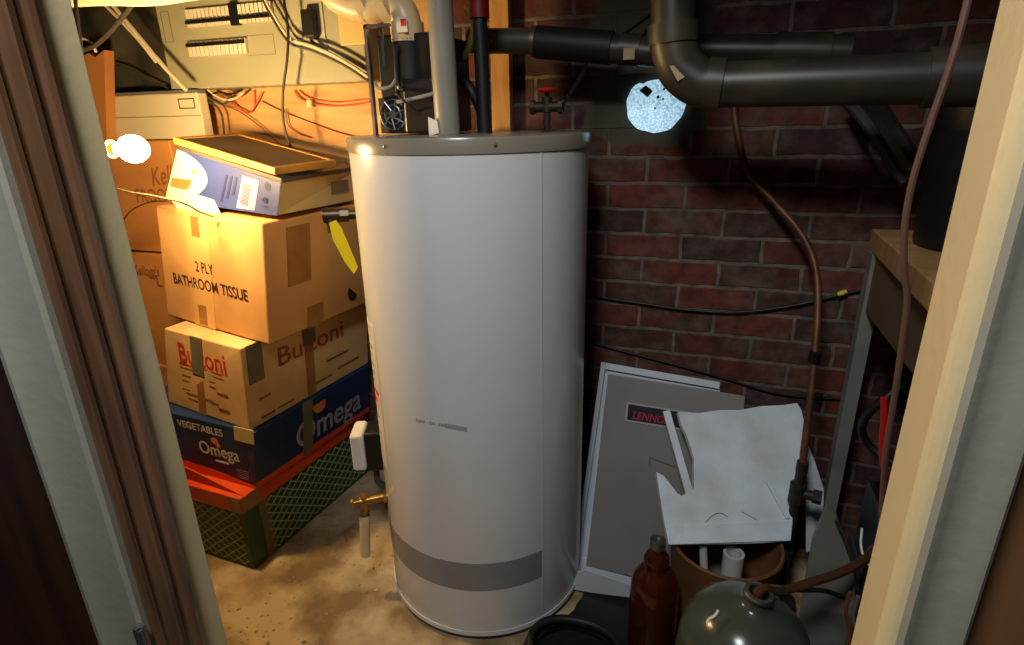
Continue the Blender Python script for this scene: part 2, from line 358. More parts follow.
# relief valve and tag
ra = math.radians(-152); rd = V((math.cos(ra), math.sin(ra), 0)); rz = P(352, 213, y=1.22).z
q0 = HC+rd*(HR-.008)+V((0, 0, rz))
rv = MB().tube([q0, q0+rd*.075], .012, 14).tube([q0+rd*.025, q0+rd*.05], .017, 8).tube([q0+rd*.045, q0+rd*.085], .018, 14).tube([q0+rd*.07, q0+rd*.07-V((0, 0, .04))], .011, 12)
relief = rv.build('relief_valve', mat('aged_brass', (84, 70, 52), .4, metal=.8), wh, smooth=True)
rt = q0+rd*.075; tn = V((.55, -.8, 0)).normalized(); tx = V((tn.y*-1, tn.x, 0))
t0 = PP(329, 222, rt+tn*.02, tn); tg = [PP(a, b, rt+tn*.02, tn) for a, b in ((329, 223), (336, 220), (342, 229), (358, 267), (354, 274), (345, 262), (333, 240))]
MB().prism(tg, tn*.0012).build('yellow_warning_tag', YELLOW, relief)
MB().tube([rt, rt+tn*.012+V((0,0,-.004)), (tg[0]+tg[1])/2+V((0, 0, -.004))], .0012, 6).build('tag_wire', STEEL, relief)
# power blower on the top
bz = 1.281
bl = empty('x', (0, 0, 0), None, None); bpy.data.objects.remove(bl)
BX0, BX1, BY0, BY1 = -.752, -.60, 1.24, 1.47  # rear edge stretched back, out of view, to block bulb light on the brick
house = MB().box((BX0+.004, BY0+.035, bz+.003), (BX1, BY1, bz+.215)).box((BX0+.075, BY0+.01, bz+.003), (BX1, BY0+.036, bz+.12)).build('blower_housing', BLACKM, wh, bevel=.005)
MB().box((BX0-.004, BY0, bz), (BX0+.003, BY0+.012, bz+.232)).box((BX0-.004, BY0, bz+.226), (BX0+.06, BY0+.01, bz+.232)).box((BX0+.028, BY0+.016, bz+.15), (BX0+.034, BY0+.02, bz+.225)).build('blower_frame', STEEL, house)
cx = BX0+.04; cz = bz+.045; cy = BY0+.018
MB().box((BX0+.003, cy+.004, bz+.004), (BX0+.074, cy+.017, bz+.082)).build('motor_plate', BLACKR, house, bevel=.002)
fn = MB(); Mr = Matrix.Rotation(math.pi/2, 3, 'X')
for r in (.032, .02): fn.lathe([(r, -.001), (r+.003, 0), (r, .002)], (cx, cy+.002, cz), 32, M=Mr)
fn.lathe([(0, .004), (.009, .003), (.01, -.002)], (cx, cy+.002, cz), 20, M=Mr)
for k in range(7):
    a = k*2*math.pi/7; fn.tube([(cx+math.cos(a)*.009, cy, cz+math.sin(a)*.009), (cx+math.cos(a+.35)*.033, cy, cz+math.sin(a+.35)*.033)], .0018, 6)
fn.build('fan_guard', STEEL, house, smooth=True)
bt = P(408, 40, y=1.30)
MB().lathe([(.036, -.15), (.040, -.14), (.037, -.07), (.036, -.02), (.038, 0), (.034, .002), (0, .002)], bt, 28).build('rubber_boot', BLACKR, house, smooth=True)
MB().tube([P(398, 45, y=1.25), P(396, 60, y=1.25), P(398, 85, y=1.25), P(404, 90, y=1.25)], .005, 8, smooth=True).build('boot_strap', BLACKM, house)
pc = MB().tube([P(375, 82, y=1.25), P(378, 88, y=1.235), P(390, 87, y=1.235), P(396, 80, y=1.25)], .004, 8, smooth=True)
pc.tube([P(397, 102, y=1.24), P(412, 99, y=1.235), P(432, 94, y=1.235), P(445, 88, y=1.25)], .0042, 8, smooth=True)
pc.build('grey_lead', mat('silver_grey_cable', (150, 144, 130), .5), house, smooth=True)
MB().tube([P(396, 92, y=1.24), P(404, 101, y=1.228), P(416, 110, y=1.235), P(424, 108, y=1.25)], .003, 8, smooth=True).build('black_lead', BLACKCABLE, house, smooth=True)
tgp = [PP(a, b, (-.65, 1.222, 1.3), V((0, 1, 0))) for a, b in ((428, 117), (437, 121), (439, 133), (429, 136))]
MB().prism(tgp, (0, .001, 0)).build('paper_tag', PAPER, house)

# vent pipes over the heater
vp = MB(); yb = 1.30
vpts = spline([bt+V((0, 0, -.012)), bt+V((0, 0, .03)), bt+V((-.012, 0, .062)), bt+V((-.05, 0, .082)), P(372, 8, y=yb), P(352, 4, y=yb), P(330, -12, y=yb), P(322, -60, y=yb)], 6)
vp.tube(vpts, .033, 22)
v_o = vp.build('vent_pipe', CREAMPVC, smooth=True)
tag(v_o, 'cream plastic vent pipe elbowing down into the black blower on the heater', 'pipe')
MB().tube([bt+V((0, 0, -.005)), bt+V((0, 0, .035))], .038, 24).build('coupling', CREAMPVC, v_o, smooth=True)
for a in ((388, 10), (366, 6)):
    p = P(a[0], a[1], y=yb); MB().tube([p+V((.010, 0, .004)), p-V((.010, 0, .004))], .0365, 24).build('coupling', CREAMPVC, v_o, smooth=True)
q = P(402, 23, y=yb-.042)
lb = MB().box((q.x-.014, q.y, q.z-.018), (q.x+.012, q.y+.002, q.z+.012)).build('white_label', PAPER, v_o)
MB().box((q.x-.003, q.y-.001, q.z-.006), (q.x+.010, q.y, q.z+.008)).build('red_label_square', REDINK, lb)
gp = P(448, 131, y=1.25); 
o = MB().tube([(gp.x, 1.25, 1.281), (gp.x-.012, 1.25, 2.3)], .0275, 24).build('pipe', PVC, smooth=True)
tag(o, 'thick grey plastic pipe rising from the middle of the heater top', 'pipe')
bp_ = P(485, 131, y=1.35)
bpipe = empty('insulated_pipe', (bp_.x, 1.35, 1.281), 'narrow black pipe with a red upper end, right of the thick grey pipe', 'pipe')
zr = P(484, 18, y=1.35).z
MB().tube([(bp_.x, 1.35, 1.281), (bp_.x-.004, 1.35, zr)], .017, 18).build('black_sleeve', BLACKR, bpipe, smooth=True)
MB().tube([(bp_.x-.004, 1.35, zr), (bp_.x-.006, 1.35, 2.3)], .023, 18).build('red_upper_sleeve', mat('dark_red_sleeve', (120, 18, 14), .5), bpipe, smooth=True)
o = MB().tube([P(462, 78, y=1.38), P(472, 92, y=1.37), P(481, 112, y=1.385), P(482, 128, y=1.4), (P(482,128,y=1.4).x+.01, 1.41, 1.282)], .012, 12, smooth=True).build('flexible_hose', BLACKR, smooth=True)
tag(o, 'short black hose curling down between the grey and black pipes', 'hose')
o = MB().tube([P(466, 8, y=1.42), P(474, 22, y=1.42), P(470, 45, y=1.43), P(462, 58, y=1.43)], .008, 10, smooth=True).build('wire', mat('green_yellow_wire', (128, 124, 40), .5), smooth=True)
tag(o, 'yellow green wire looping behind the thick grey pipe', 'wire')
# gate valve
gv = P(547, 131, y=1.36); gx = gv.x
gvr = empty('gate_valve', (gx, 1.36, 1.281), 'small dark gate valve with a red handwheel on the right of the heater top', 'valve')
zz = lambda py: P(547, py, y=1.36).z
MB().tube([(gx, 1.36, 1.281), (gx, 1.36, zz(108))], .009, 12).tube([(gx, 1.36, 1.281), (gx, 1.36, 1.29)], .014, 6).tube([(gx, 1.36, zz(112)), (gx, 1.36, zz(97))], .012, 12) \
  .tube([(gx-.038, 1.36, zz(107)), (gx+.038, 1.36, zz(107))], .0115, 12).tube([(gx-.038, 1.36, zz(107)), (gx-.028, 1.36, zz(107))], .016, 8).tube([(gx+.028, 1.36, zz(107)), (gx+.038, 1.36, zz(107))], .016, 8) \
  .tube([(gx, 1.36, zz(98)), (gx, 1.36, zz(88))], .005, 8).build('valve_body', mat('dark_bronze', (60, 50, 40), .5, metal=.6), gvr, smooth=True)
hw = MB().lathe([(.015, -.003), (.02, -.004), (.023, 0), (.02, .004), (.015, .003)], (gx, 1.36, zz(90)), 24)
for k in range(4):
    a = k*math.pi/2; hw.tube([(gx, 1.36, zz(90)), (gx+.018*math.cos(a), 1.36+.018*math.sin(a), zz(90))], .004, 6)
hw.build('handwheel', REDP, gvr, smooth=True)
o = MB().tube([(gx+.038, 1.36, zz(107)), P(567, 98, y=1.40), P(582, 74, y=1.46), P(592, 58, y=1.52), P(630, 30, y=1.62), P(660, 8, y=1.66)], .004, 8, smooth=True).build('cable', BLACKCABLE, smooth=True)
tag(o, 'thin black line running up from the gate valve behind the black pipe', 'cable')

# ------------------------------------------------------------------ back wall left: plywood, panel, wiring
px0 = P(208, 100, y=1.685).x-.25
o = MB().box((-2.05, 1.682, .9), (-.78, 1.70, 2.25)).build('plywood_board', PLY); tag(o, 'orange plywood backing board fixed to the brick below the breaker panel', 'board')
xs = P(499, 90, y=1.65).x
o = MB().box((xs-.03, 1.668, .2), (xs+.026, 1.70, 2.3)).build('wooden_post', WOOD, bevel=.002); tag(o, 'pale upright timber stud on the brick behind the heater top', 'post')
ep = empty('electrical_panel', (-1.42, 1.64, 1.42), 'grey green breaker panel with two rows of white breakers on the back wall', 'electrical panel')
xl = P(157, 18, y=1.60).x; xr = P(366, 60, y=1.60).x
cab = MB().box((xl, 1.60, 1.425), (xr, 1.68, 2.05)).build('cabinet', PANEL, ep, bevel=.004)
def breaker(xa, xb, z0, z1, tz, mt, up_):
    b = MB().box((xa+.0014, 1.588, z0), (xb-.0014, 1.60, z1)).build('breaker', mt, ep)
    xm = (xa+xb)/2
    MB().box((xm-.006, 1.580, tz-.005), (xm+.006, 1.589, tz+.005)).build('toggle', BLACKM, b)
BRK = mat('breaker_white', (214, 208, 188), .4)
a = P(185, 12, y=1.59); b = P(271, 3, y=1.59); z0 = P(187, 28, y=1.59).z; n = 21
for i in range(n):
    xa = a.x+(b.x-a.x)*i/n; xb = a.x+(b.x-a.x)*(i+1)/n
    if i in (11, 12):
        if i == 11: MB().box((xa, 1.586, z0-.004), (xb+(b.x-a.x)/n, 1.60, z0+.055)).build('black_main_breaker', BLACKM, ep)
        continue
    breaker(xa, xb, z0, z0+.05, z0+.014, BRK, 0)
a = P(187, 43, y=1.59); b = P(245, 37, y=1.59); z0 = P(188, 57, y=1.59).z; n = 14
for i in range(n): breaker(a.x+(b.x-a.x)*i/n, a.x+(b.x-a.x)*(i+1)/n, z0, z0+.042, z0+.032, BRK, 1)
def outline(p0, p1, yy, t=.0012):
    x0, x1 = p0.x, p1.x; z1_, z0_ = p0.z, p1.z; m_ = MB()
    m_.box((x0, yy-.001, z0_), (x1, yy, z0_+t)).box((x0, yy-.001, z1_-t), (x1, yy, z1_)).box((x0, yy-.001, z0_), (x0+t, yy, z1_)).box((x1-t, yy-.001, z0_), (x1, yy, z1_)); return m_
GROOVE = mat('panel_groove', (96, 94, 76), .5)
outline(P(245, 36, y=1.6), P(276, 54, y=1.6), 1.6).build('blank_cover', GROOVE, cab)
outline(P(160, 12, y=1.6), P(174, 42, y=1.6), 1.6).build('latch_recess', GROOVE, cab)
p0 = P(286, -20, y=1.6); p1 = P(328, 52, y=1.6)
MB().box((p0.x, 1.596, p1.z), (p1.x, 1.60, p0.z)).build('side_cover', mat('pale_grey_green', (166, 164, 140), .4), cab, bevel=.001)
p0 = P(302, 10, y=1.58); p1 = P(317, 37, y=1.58)
pl = MB().box((p0.x, 1.568, p1.z), (p1.x, 1.5945, p0.z)).build('power_plug', BLACKM, bevel=.004); tag(pl, 'square black plug on the right side of the breaker panel', 'plug')
MB().tube([P(309, 36, y=1.575), P(313, 42, y=1.58), P(325, 50, y=1.585), P(345, 62, y=1.585), P(372, 78, y=1.585)], .0035, 8, smooth=True).build('cord', BLACKCABLE, pl, smooth=True)
p0 = P(334, -10, y=1.58); p1 = P(366, 44, y=1.58)
bp2 = MB().box((p0.x, 1.582, p1.z), (p1.x, 1.595, p0.z)).build('cover_plate', mat('beige_plate', (202, 176, 116), .5), bevel=.003); tag(bp2, 'beige blank plate at the upper right of the breaker panel', 'plate')
def wire(name, pts, r, mt, label, cat='cable', group=None):
    o = MB().tube(pts, r, 8, smooth=True).build(name, mt, smooth=True); return tag(o, label, cat, group)
Y = lambda L, y: [P(a, b, y=y) for a, b in L]
wire('cable', Y([(262, -8), (272, 12), (290, 38), (312, 46), (335, 56), (352, 66), (370, 78)], 1.56), .0045, WHITECABLE, 'pale cable sagging across the right half of the breaker panel')
wire('cable', Y([(260, -8), (270, 14), (289, 42), (311, 50), (334, 60), (352, 70), (369, 82)], 1.566), .0038, GREYCABLE, 'dark cable running just below the pale one on the breaker panel')
wire('cable', Y([(283, -6), (288, 30), (287, 60), (283, 92), (284, 125), (292, 152)], 1.54), .0038, BLACKCABLE, 'dark cable hanging straight down over the panel and plywood')
wire('cable', Y([(112, 4), (130, 26), (160, 62), (186, 90)], 1.50), .0065, WHITECABLE, 'thick white cable slanting down to the pale grey case, left of the breaker panel')
wire('cable', Y([(104, 4), (122, 22), (142, 44), (156, 62)], 1.52), .005, WHITECABLE, 'thinner white cable left of the thick slanting white cable')
wire('cable', Y([(134, 2), (122, 18), (106, 36), (94, 46), (84, 50)], 1.38), .0065, GREYCABLE, 'dark grey cable curving down to the narrow upright carton top')
wire('cable', Y([(104, 62), (125, 68), (150, 79), (172, 90)], 1.62), .003, GREYCABLE, 'thin grey cable lying across the dark wall above the pale case')
wire('pipe', Y([(50, 2), (100, -1), (150, -1), (200, -8)], 1.25), .016, WHITECABLE, 'white painted pipe along the very top left of the room', 'pipe')
wire('cable', Y([(76, 38), (84, 39), (92, 44), (96, 52)], 1.40), .004, WHITECABLE, 'pale loop of cable on top of the narrow upright carton')
wire('wire', Y([(212, 93), (222, 98), (240, 108), (250, 112), (256, 104), (262, 92)], 1.665), .0022, REDCABLE, 'orange wire looping back up just under the breaker panel', 'wire')
wire('wire', Y([(228, 92), (236, 104), (246, 113), (254, 108), (254, 90)], 1.672), .0022, REDCABLE, 'second orange wire loop tangled under the breaker panel', 'wire')
wire('wire', Y([(294, 90), (300, 98), (312, 103), (335, 106), (358, 104), (372, 101)], 1.672), .0028, REDCABLE, 'red wire running right across the plywood', 'wire')
wire('wire', Y([(299, 90), (306, 96), (318, 100), (340, 102), (372, 98)], 1.675), .0022, REDCABLE, 'thinner red wire just above the long red one on the plywood', 'wire')
wire('wire', Y([(220, 104), (240, 112), (262, 128), (282, 146)], 1.66), .0018, BRCABLE, 'dark brown wire slanting down the plywood from the wire bundle', 'wire')
wire('wire', Y([(262, 101), (280, 110), (310, 122), (345, 134), (372, 138)], 1.675), .0018, BRCABLE, 'thin brown wire slanting right across the plywood', 'wire')
wire('wire', Y([(286, 108), (288, 124), (298, 133), (312, 138)], 1.67), .0018, BRCABLE, 'short brown wire curving below the middle of the plywood', 'wire')
o = MB().box(tuple(P(308, 107, y=1.67)-V((0, .004, 0))), tuple(P(312, 100, y=1.67)+V((0, .006, 0)))).build('cable_clip', WHITECABLE); tag(o, 'small white clip on the red wire', 'clip')
for L, m_, t in (([(208, 90), (216, 96), (226, 100), (236, 98), (244, 92)], WHITECABLE, 'white wire end in the bundle under the panel corner'),
                 ([(206, 96), (214, 101), (224, 104), (230, 96)], GREYCABLE, 'grey wire end in the bundle under the panel corner'),
                 ([(208, 102), (216, 106), (222, 116), (224, 134)], GREYCABLE, 'grey wire dropping behind the pale case'),
                 ([(212, 94), (220, 92), (230, 94), (242, 90)], BLACKCABLE, 'black wire end in the bundle under the panel corner')):
    wire('wire', Y(L, 1.63), .0035, m_, t, 'wire', 'wires tangled under the breaker panel')

# ------------------------------------------------------------------ cartons
def carton(name, label, cat, A, B, C2, D, z0, z1, mt, dz=0, bev=.004, group=None, sk=0, skb=0):
    """A near corner, B left end of the front, C2 far left, D far right (plan points); dz lifts the left"""
    A, B, C2, D = [V((*p, 0)) for p in (A, B, C2, D)]
    r = empty(name, (A+B+C2+D)/4+V((0, 0, z0)), label, cat, group)
    Z = lambda p, z: V((p.x, p.y, z))
    zl = z1+dz
    m_ = MB().hexa([Z(A, z0), Z(D, z0), Z(C2, z0), Z(B, z0), Z(A, z1)+V((sk, 0, 0)), Z(D, z1)+V((sk, 0, 0)), Z(C2, zl)+V((sk+skb, 0, 0)), Z(B, zl)+V((sk+skb, 0, 0))])
    body = m_.build('body', mt, r, bevel=bev)
    r2 = dict(root=r, body=body, A=A, B=B, C=C2, D=D, z0=z0, z1=z1, zl=zl, sk=sk, skb=skb)
    return r2
def on_front(c, u, v, off=.0012):   # u 0 left .. 1 near corner ; v 0 bottom .. 1 top
    p = c['B'].lerp(c['A'], u); xd = (c['A']-c['B']).normalized(); n = V((xd.y, -xd.x, 0))
    zt_ = c['zl']+(c['z1']-c['zl'])*u
    return V((p.x+(c['sk']+c['skb']*(1-u))*v, p.y, c['z0']+(zt_-c['z0'])*v))+n*off
def on_side(c, u, v, off=.0012):    # u 0 near corner .. 1 far right
    p = c['A'].lerp(c['D'], u); xd = (c['D']-c['A']).normalized(); n = V((xd.y, -xd.x, 0))
    return V((p.x+c['sk']*v, p.y, c['z0']+(c['z1']-c['z0'])*v))+n*off
def quad_on(f, c, u0, u1, v0, v1, off=.0012):
    pts = [f(c, u0, v0, off), f(c, u1, v0, off), f(c, u1, v1, off), f(c, u0, v1, off)]
    n = (pts[1]-pts[0]).cross(pts[3]-pts[0]).normalized()
    return MB().prism(pts, -n*(off*.9))
def text_on(f, c, body, u, v, size, off=.0018, shear=0, sx=1, mb=None, du=.2):
    mb = mb or MB(); p = f(c, u, v, off); x = f(c, u+du, v, off)-p
    return mb.text(body, p, x, f(c, u, v+.2, off)-p, size, 0, shear, sx)

# green lattice box with orange lid
g = carton('produce_box', 'dark green box with white lattice print and orange lid at the bottom of the stack', 'box', (-1.241, 1.10), (-1.80, 1.13), (-1.77, 1.69), (-1.185, 1.68), 0, .215, mat('dark_green_print', (40, 82, 38), .45, col2=(32, 68, 30), scale=6), group='stacked boxes left of the heater')
def lattice(f, c, u0, u1, W, Hh, step, parent, t=.0042):
    m_ = MB(); off = .0012
    def pt(x, z): return f(c, x/W, z/Hh, off)
    xmin, xmax = u0*W, u1*W; z0_, z1_ = .012, Hh-.01
    for s_ in (1, -1):
        k = -30
        while k < 60:
            # line z = s*(x-x0)*.62 ; clip
            x0 = k*step; pts = []
            for zc in (z0_, z1_): pts.append((x0+(zc if s_ > 0 else -zc+Hh)/.75, zc))
            (xa, za), (xb, zb_) = pts
            def clip(xa, za, xb, zb_):
                for lim, sg in ((xmin, 1), (xmax, -1)):
                    da_, db_ = (xa-lim)*sg, (xb-lim)*sg
                    if da_ < 0 and db_ < 0: return None
                    if da_ < 0: tt = da_/(da_-db_); xa, za = xa+(xb-xa)*tt, za+(zb_-za)*tt
                    elif db_ < 0: tt = da_/(da_-db_); xb, zb_ = xa+(xb-xa)*tt, za+(zb_-za)*tt
                return xa, za, xb, zb_
            r_ = clip(xa, za, xb, zb_)
            if r_ and abs(r_[0]-r_[2]) > .004:
                a_, b_ = pt(r_[0], r_[1]), pt(r_[2], r_[3]); d_ = (b_-a_).normalized(); n_ = (f(c, .5, 0, .01)-f(c, .5, 0, 0)).normalized(); w_ = d_.cross(n_)*t/2
                m_.prism([a_-w_, b_-w_, b_+w_, a_+w_], -n_*.0011)
            k += 1
    m_.build('lattice_print', mat('pale_green_print', (150, 166, 126), .5), parent)
lattice(on_front, g, .02, .97, .56, .215, .042, g['body'])
lattice(on_side, g, .14, .98, .56, .215, .042, g['body'])
# lid: shallow orange tray, slightly proud
lid = MB()
lo_ = [(-1.236, 1.094), (-1.806, 1.124), (-1.775, 1.695), (-1.180, 1.685)]
lid.hexa([V((x, y, .213)) for x, y in lo_]+[V((x, y, .268)) for x, y in lo_])
lido = lid.build('lid', ORANGE, g['root'], bevel=.003)
c_l = dict(g); c_l.update(A=V((*lo_[0], 0)), B=V((*lo_[1], 0)), C=V((*lo_[2], 0)), D=V((*lo_[3], 0)), z0=.213, z1=.268, zl=.268)
quad_on(on_front, c_l, .92, .998, .02, .98).build('corner_tape', TAPE, lido)
quad_on(on_side, c_l, .002, .12, .02, .98).build('corner_tape', TAPE, lido)
quad_on(on_side, g, .10, .16, .02, .98).build('side_tape', GREYTAPE, g['root'])
# gusset flap sticking up in front of the blue box
fl = MB().prism([(-1.228, 1.112, .268), (-1.66, 1.148, .268), (-1.62, 1.142, .318), (-1.45, 1.128, .312)], (0, -.004, 0)).build('folded_flap', ORANGE, g['root'])
# navy box
om = carton('vegetable_box', 'navy blue vegetable box with white lettering, on top of the green box', 'box', (-1.222, 1.150), (-1.76, 1.188), (-1.72, 1.685), (-1.160, 1.68), .269, .468, NAVY, sk=.03, group='stacked boxes left of the heater')
t_ = MB(); text_on(on_front, om, 'VEGETABLES', .42, .80, .034, mb=t_); 
text_on(on_front, om, 'Omega', .58, .42, .060, mb=t_, sx=.95); t_.prism([on_front(om, .70, .31), on_front(om, .80, .31), on_front(om, .80, .345), on_front(om, .70, .345)], (0, .0005, 0))
t_.build('printed_lettering', WHITEINK, om['body'])
dots = MB(); p = on_front(om, .70, .68, .0012); xd = (om['A']-om['B']).normalized()
def disc_on(mb, p, xd, r, ry=None, n=20):
    zd = V((0, 0, 1)); ry = ry or r; nn = xd.cross(zd)
    mb.prism([p+xd*math.cos(2*math.pi*k/n)*r+zd*math.sin(2*math.pi*k/n)*ry for k in range(n)], -nn*.001)
disc_on(dots, p, xd, .014, .011); disc_on(dots, p+xd*.012-V((0, 0, .014)), xd, .008)
dots.build('orange_emblem', mat('emblem_orange', (226, 120, 50), .5), om['body'])
for u in (.93, ):
    p = on_front(om, u, .42, .0012); mb_ = MB(); disc_on(mb_, p, xd, .009, .026); mb_.build('hand_hole', BLACKM, om['body'])
quad_on(on_front, om, .86, 1.0, .80, 1.04, .003).build('paper_sticker', mat('manila', (200, 180, 130), .6), om['root'])
mb_ = MB(); p = on_front(om, .5, .86, .0012); disc_on(mb_, p, xd, .012); 
for i in range(5): mb_.prism([on_front(om, .86, .12+i*.035), on_front(om, .95, .12+i*.035), on_front(om, .95, .13+i*.035), on_front(om, .86, .13+i*.035)], (0, .0005, 0))
mb_.build('small_print', mat('faded_white_print', (110, 118, 136), .5), om['body'])
t_ = MB(); text_on(on_side, om, 'Omega', .30, .22, .13, mb=t_, sx=.85); t_.build('side_lettering', mat('faded_side_print', (150, 154, 160), .5), om['body'])
sd = (om['D']-om['A']).normalized(); mb_ = MB(); disc_on(mb_, on_side(om, .50, .80, .0012), sd, .030, .026); mb_.build('side_emblem', mat('emblem_dark_orange', (190, 104, 44), .5), om['body'])
quad_on(on_side, om, .36, .44, -.0, 1.0, .002).build('side_tape', GREYTAPE, om['root'])
mb_ = quad_on(on_side, om, .0, 1.0, 0, .10); mb_.build('orange_border', ORANGE, om['body'])
mb_ = MB().prism([on_front(om, 0, 0), on_front(om, 1, 0), on_front(om, 1, .03), on_front(om, .7, .14), on_front(om, 0, .20)], (0, .0005, 0)); mb_.build('orange_wave', ORANGE, om['body'])
# tan pasta carton
bi = carton('pasta_carton', 'tan carton with red lettering crossed by grey tape, above the navy blue box', 'box', (-1.207, 1.152), (-1.600, 1.226), (-1.56, 1.68), (-1.140, 1.685), .470, .730, CARD2, sk=.022, skb=.035, group='stacked boxes left of the heater')
xd = (bi['A']-bi['B']).normalized()
t_ = MB(); text_on(on_front, bi, 'Buitoni', .20, .64, .088, mb=t_, sx=.92)
p = on_front(bi, .2, .60, .0014); q_ = on_front(bi, .74, .60, .0014); t_.prism([p, q_, q_+V((0, 0, .005)), p+V((0, 0, .005))], (0, .0005, 0))
t_.build('red_lettering', REDINK, bi['body'])
mb_ = MB()
for (u, v, wd, hh) in ((.20, .545, .56, .02), (.22, .44, .12, .03), (.22, .37, .11, .025), (.57, .47, .08, .02), (.57, .40, .08, .03), (.66, .34, .13, .035), (.22, .26, .10, .02), (.26, .21, .34, .03), (.28, .15, .12, .02), (.66, .14, .13, .035), (.58, .20, .08, .02)):
    a_, b_ = on_front(bi, u, v), on_front(bi, u+wd, v); mb_.prism([a_, b_, b_+V((0, 0, .26*hh)), a_+V((0, 0, .26*hh))], (0, .0005, 0))
mb_.build('small_print', BRNINK, bi['body'])
quad_on(on_front, bi, .37, .52, .52, 1.002, .0026).build('grey_tape', GREYTAPE, bi['root'])
quad_on(on_front, bi, .41, .50, .0, .52, .0014).build('brown_tape', TAPE, bi['root'])
quad_on(on_side, bi, .03, .13, .54, 1.002, .0026).build('grey_tape', GREYTAPE, bi['root'])
quad_on(on_side, bi, .42, .52, .70, 1.0, .002).build('grey_tape', GREYTAPE, bi['root'])
quad_on(on_side, bi, .43, .50, .0, .70, .0014).build('brown_tape', TAPE, bi['root'])
t_ = MB(); text_on(on_side, bi, 'Buitoni', .22, .60, .085, mb=t_, sx=1.2); t_.build('side_lettering', mat('faded_red_ink', (158, 84, 56), .6), bi['body'])
mb_ = MB()
for u, v, wd in ((.08, .06, .10), (.20, .07, .12), (.5, .12, .14), (.08, .30, .08), (.60, .34, .2), (.7, .16, .2)):
    a_, b_ = on_side(bi, u, v), on_side(bi, u+wd, v); mb_.prism([a_, b_, b_+V((0, 0, .008)), a_+V((0, 0, .008))], (-.0005, 0, 0))
mb_.build('side_print', BRNINK, bi['body'])
# bathroom tissue carton
ti = carton('tissue_carton', 'large brown carton printed 2 PLY BATHROOM TISSUE, third box up the stack', 'box', (-1.117, 1.188), (-1.630, 1.318), (-1.61, 1.675), (-1.058, 1.664), .733, 1.072, CARD, dz=.014, bev=.006, sk=.045, skb=.01, group='stacked boxes left of the heater')
t_ = MB(); text_on(on_front, ti, '2 PLY', .37, .50, .045, mb=t_, sx=.85); text_on(on_front, ti, 'BATHROOM TISSUE', .12, .345, .047, mb=t_, sx=.92)
t_.build('printed_lettering', INK, ti['body'])
quad_on(on_front, ti, .31, .52, .0, 1.0, .0011).build('wide_clear_tape', mat('clear_tape_on_card', (208, 164, 104), .25), ti['root'])
for v0_, v1_ in ((.80, .97), (.02, .20)):
    quad_on(on_front, ti, .36, .44, v0_, v1_, .0018).build('tape_patch', TAPE, ti['root'])
quad_on(on_side, ti, .16, .34, .44, .93, .002).build('tape_patch', TAPE, ti['root'])
quad_on(on_side, ti, .30, .44, .0, .20, .002).build('tape_patch', TAPE, ti['root'])
mb_ = MB(); disc_on(mb_, on_side(ti, .72, .17, .0012), V((0, 1, 0)), .026); mb_.build('round_mark', INK, ti['body'])
# blue box on top, slightly tilted
bb = empty('lidded_box', (-1.3, 1.42, 1.10), 'white and blue box lying slantwise on the tissue carton', 'box')
A0 = P(278, 219, y=1.222); A1 = P(281, 183, y=1.222); L0 = P(168, 211, y=1.335)+V((0, 0, .0)); L1 = P(178, 149, y=1.335)
L0 = V((L0.x, 1.335, 1.103)); A0 = V((A0.x, A0.y, 1.088))
fn_ = (A1-A0).cross(A0-L0).normalized(); fn_ = fn_ if fn_.y < 0 else -fn_; L1 = PP(178, 149, A0, fn_)
D0 = V((-1.04, 1.585, 1.082)); D1 = V((-1.04, 1.585, 1.172)); E0 = D0+(L0-A0); E1 = D1+(L1-A1)
body = MB().hexa([A0, D0, E0, L0, A1, D1, E1, L1]).build('body', mat('cream_carton', (198, 176, 128), .55, col2=(184, 162, 116), scale=5), bb, bevel=.003)
def bbf(u, v, off=.0012): return (L0.lerp(A0, u)).lerp(L1.lerp(A1, u), v)+fn_*off
MB().prism([bbf(0, 0), bbf(1, 0), bbf(1, 1), bbf(0, 1)], -fn_*.001).build('blue_front', mat('lavender_blue_print', (44, 56, 108), .5, col2=(38, 50, 100), scale=6), bb)
ell = [bbf(0, .98, .002)]+[bbf(.36*math.sin(t*math.pi/14)+.005, .5+.49*math.cos(t*math.pi/14), .002) for t in range(0, 15)]+[bbf(0, .02, .002)]
MB().prism(ell, -fn_*.0006).build('cream_panel', mat('cream_print', (226, 218, 176), .5), bb)
MB().prism([bbf(.02, .20, .0028), bbf(.20, .28, .0028), bbf(.23, .50, .0028), bbf(.02, .46, .0028)], -fn_*.0004).build('tan_tape', TAPE, bb)
t_ = MB(); ud = (A0-L0).normalized()
t_.text('O', bbf(.18, .72, .0032), V((0,0,-1)), ud, .06, 0); t_.build('printed_mark', mat('olive_ink', (120, 96, 40), .6), bb)
wb = MB(); wb.prism([bbf(.67, .06, .002), bbf(.82, .06, .002), bbf(.82, .88, .002), bbf(.67, .88, .002)], -fn_*.0005)
wb.build('white_barcode_panel', mat('lilac_white', (140, 140, 158), .5), bb)
bc = MB()
for i in range(16):
    v = .16+i*.035; bc.prism([bbf(.69, v, .0034), bbf(.76, v, .0034), bbf(.76, v+.018, .0034), bbf(.69, v+.018, .0034)], -fn_*.001)
bc.build('barcode', mat('purple_ink', (40, 36, 80), .6), bb)
t_ = MB(); t_.text('16', bbf(.93, .12, .002), (0, 0, 1), -ud, .035, 0)
for i in range(3):
    u = .52+i*.045; t_.prism([bbf(u, .15+.1*i, .002), bbf(u+.02, .15+.1*i, .002), bbf(u+.02, .8, .002), bbf(u, .8, .002)], -fn_*.0004)
disc_on(t_, bbf(.9, .78, .002), ud, .012); t_.build('blue_print', mat('deep_blue_ink', (22, 24, 70), .6), bb)
up_ = V((0, 0, .012)); sh = V((.02, .0, 0))
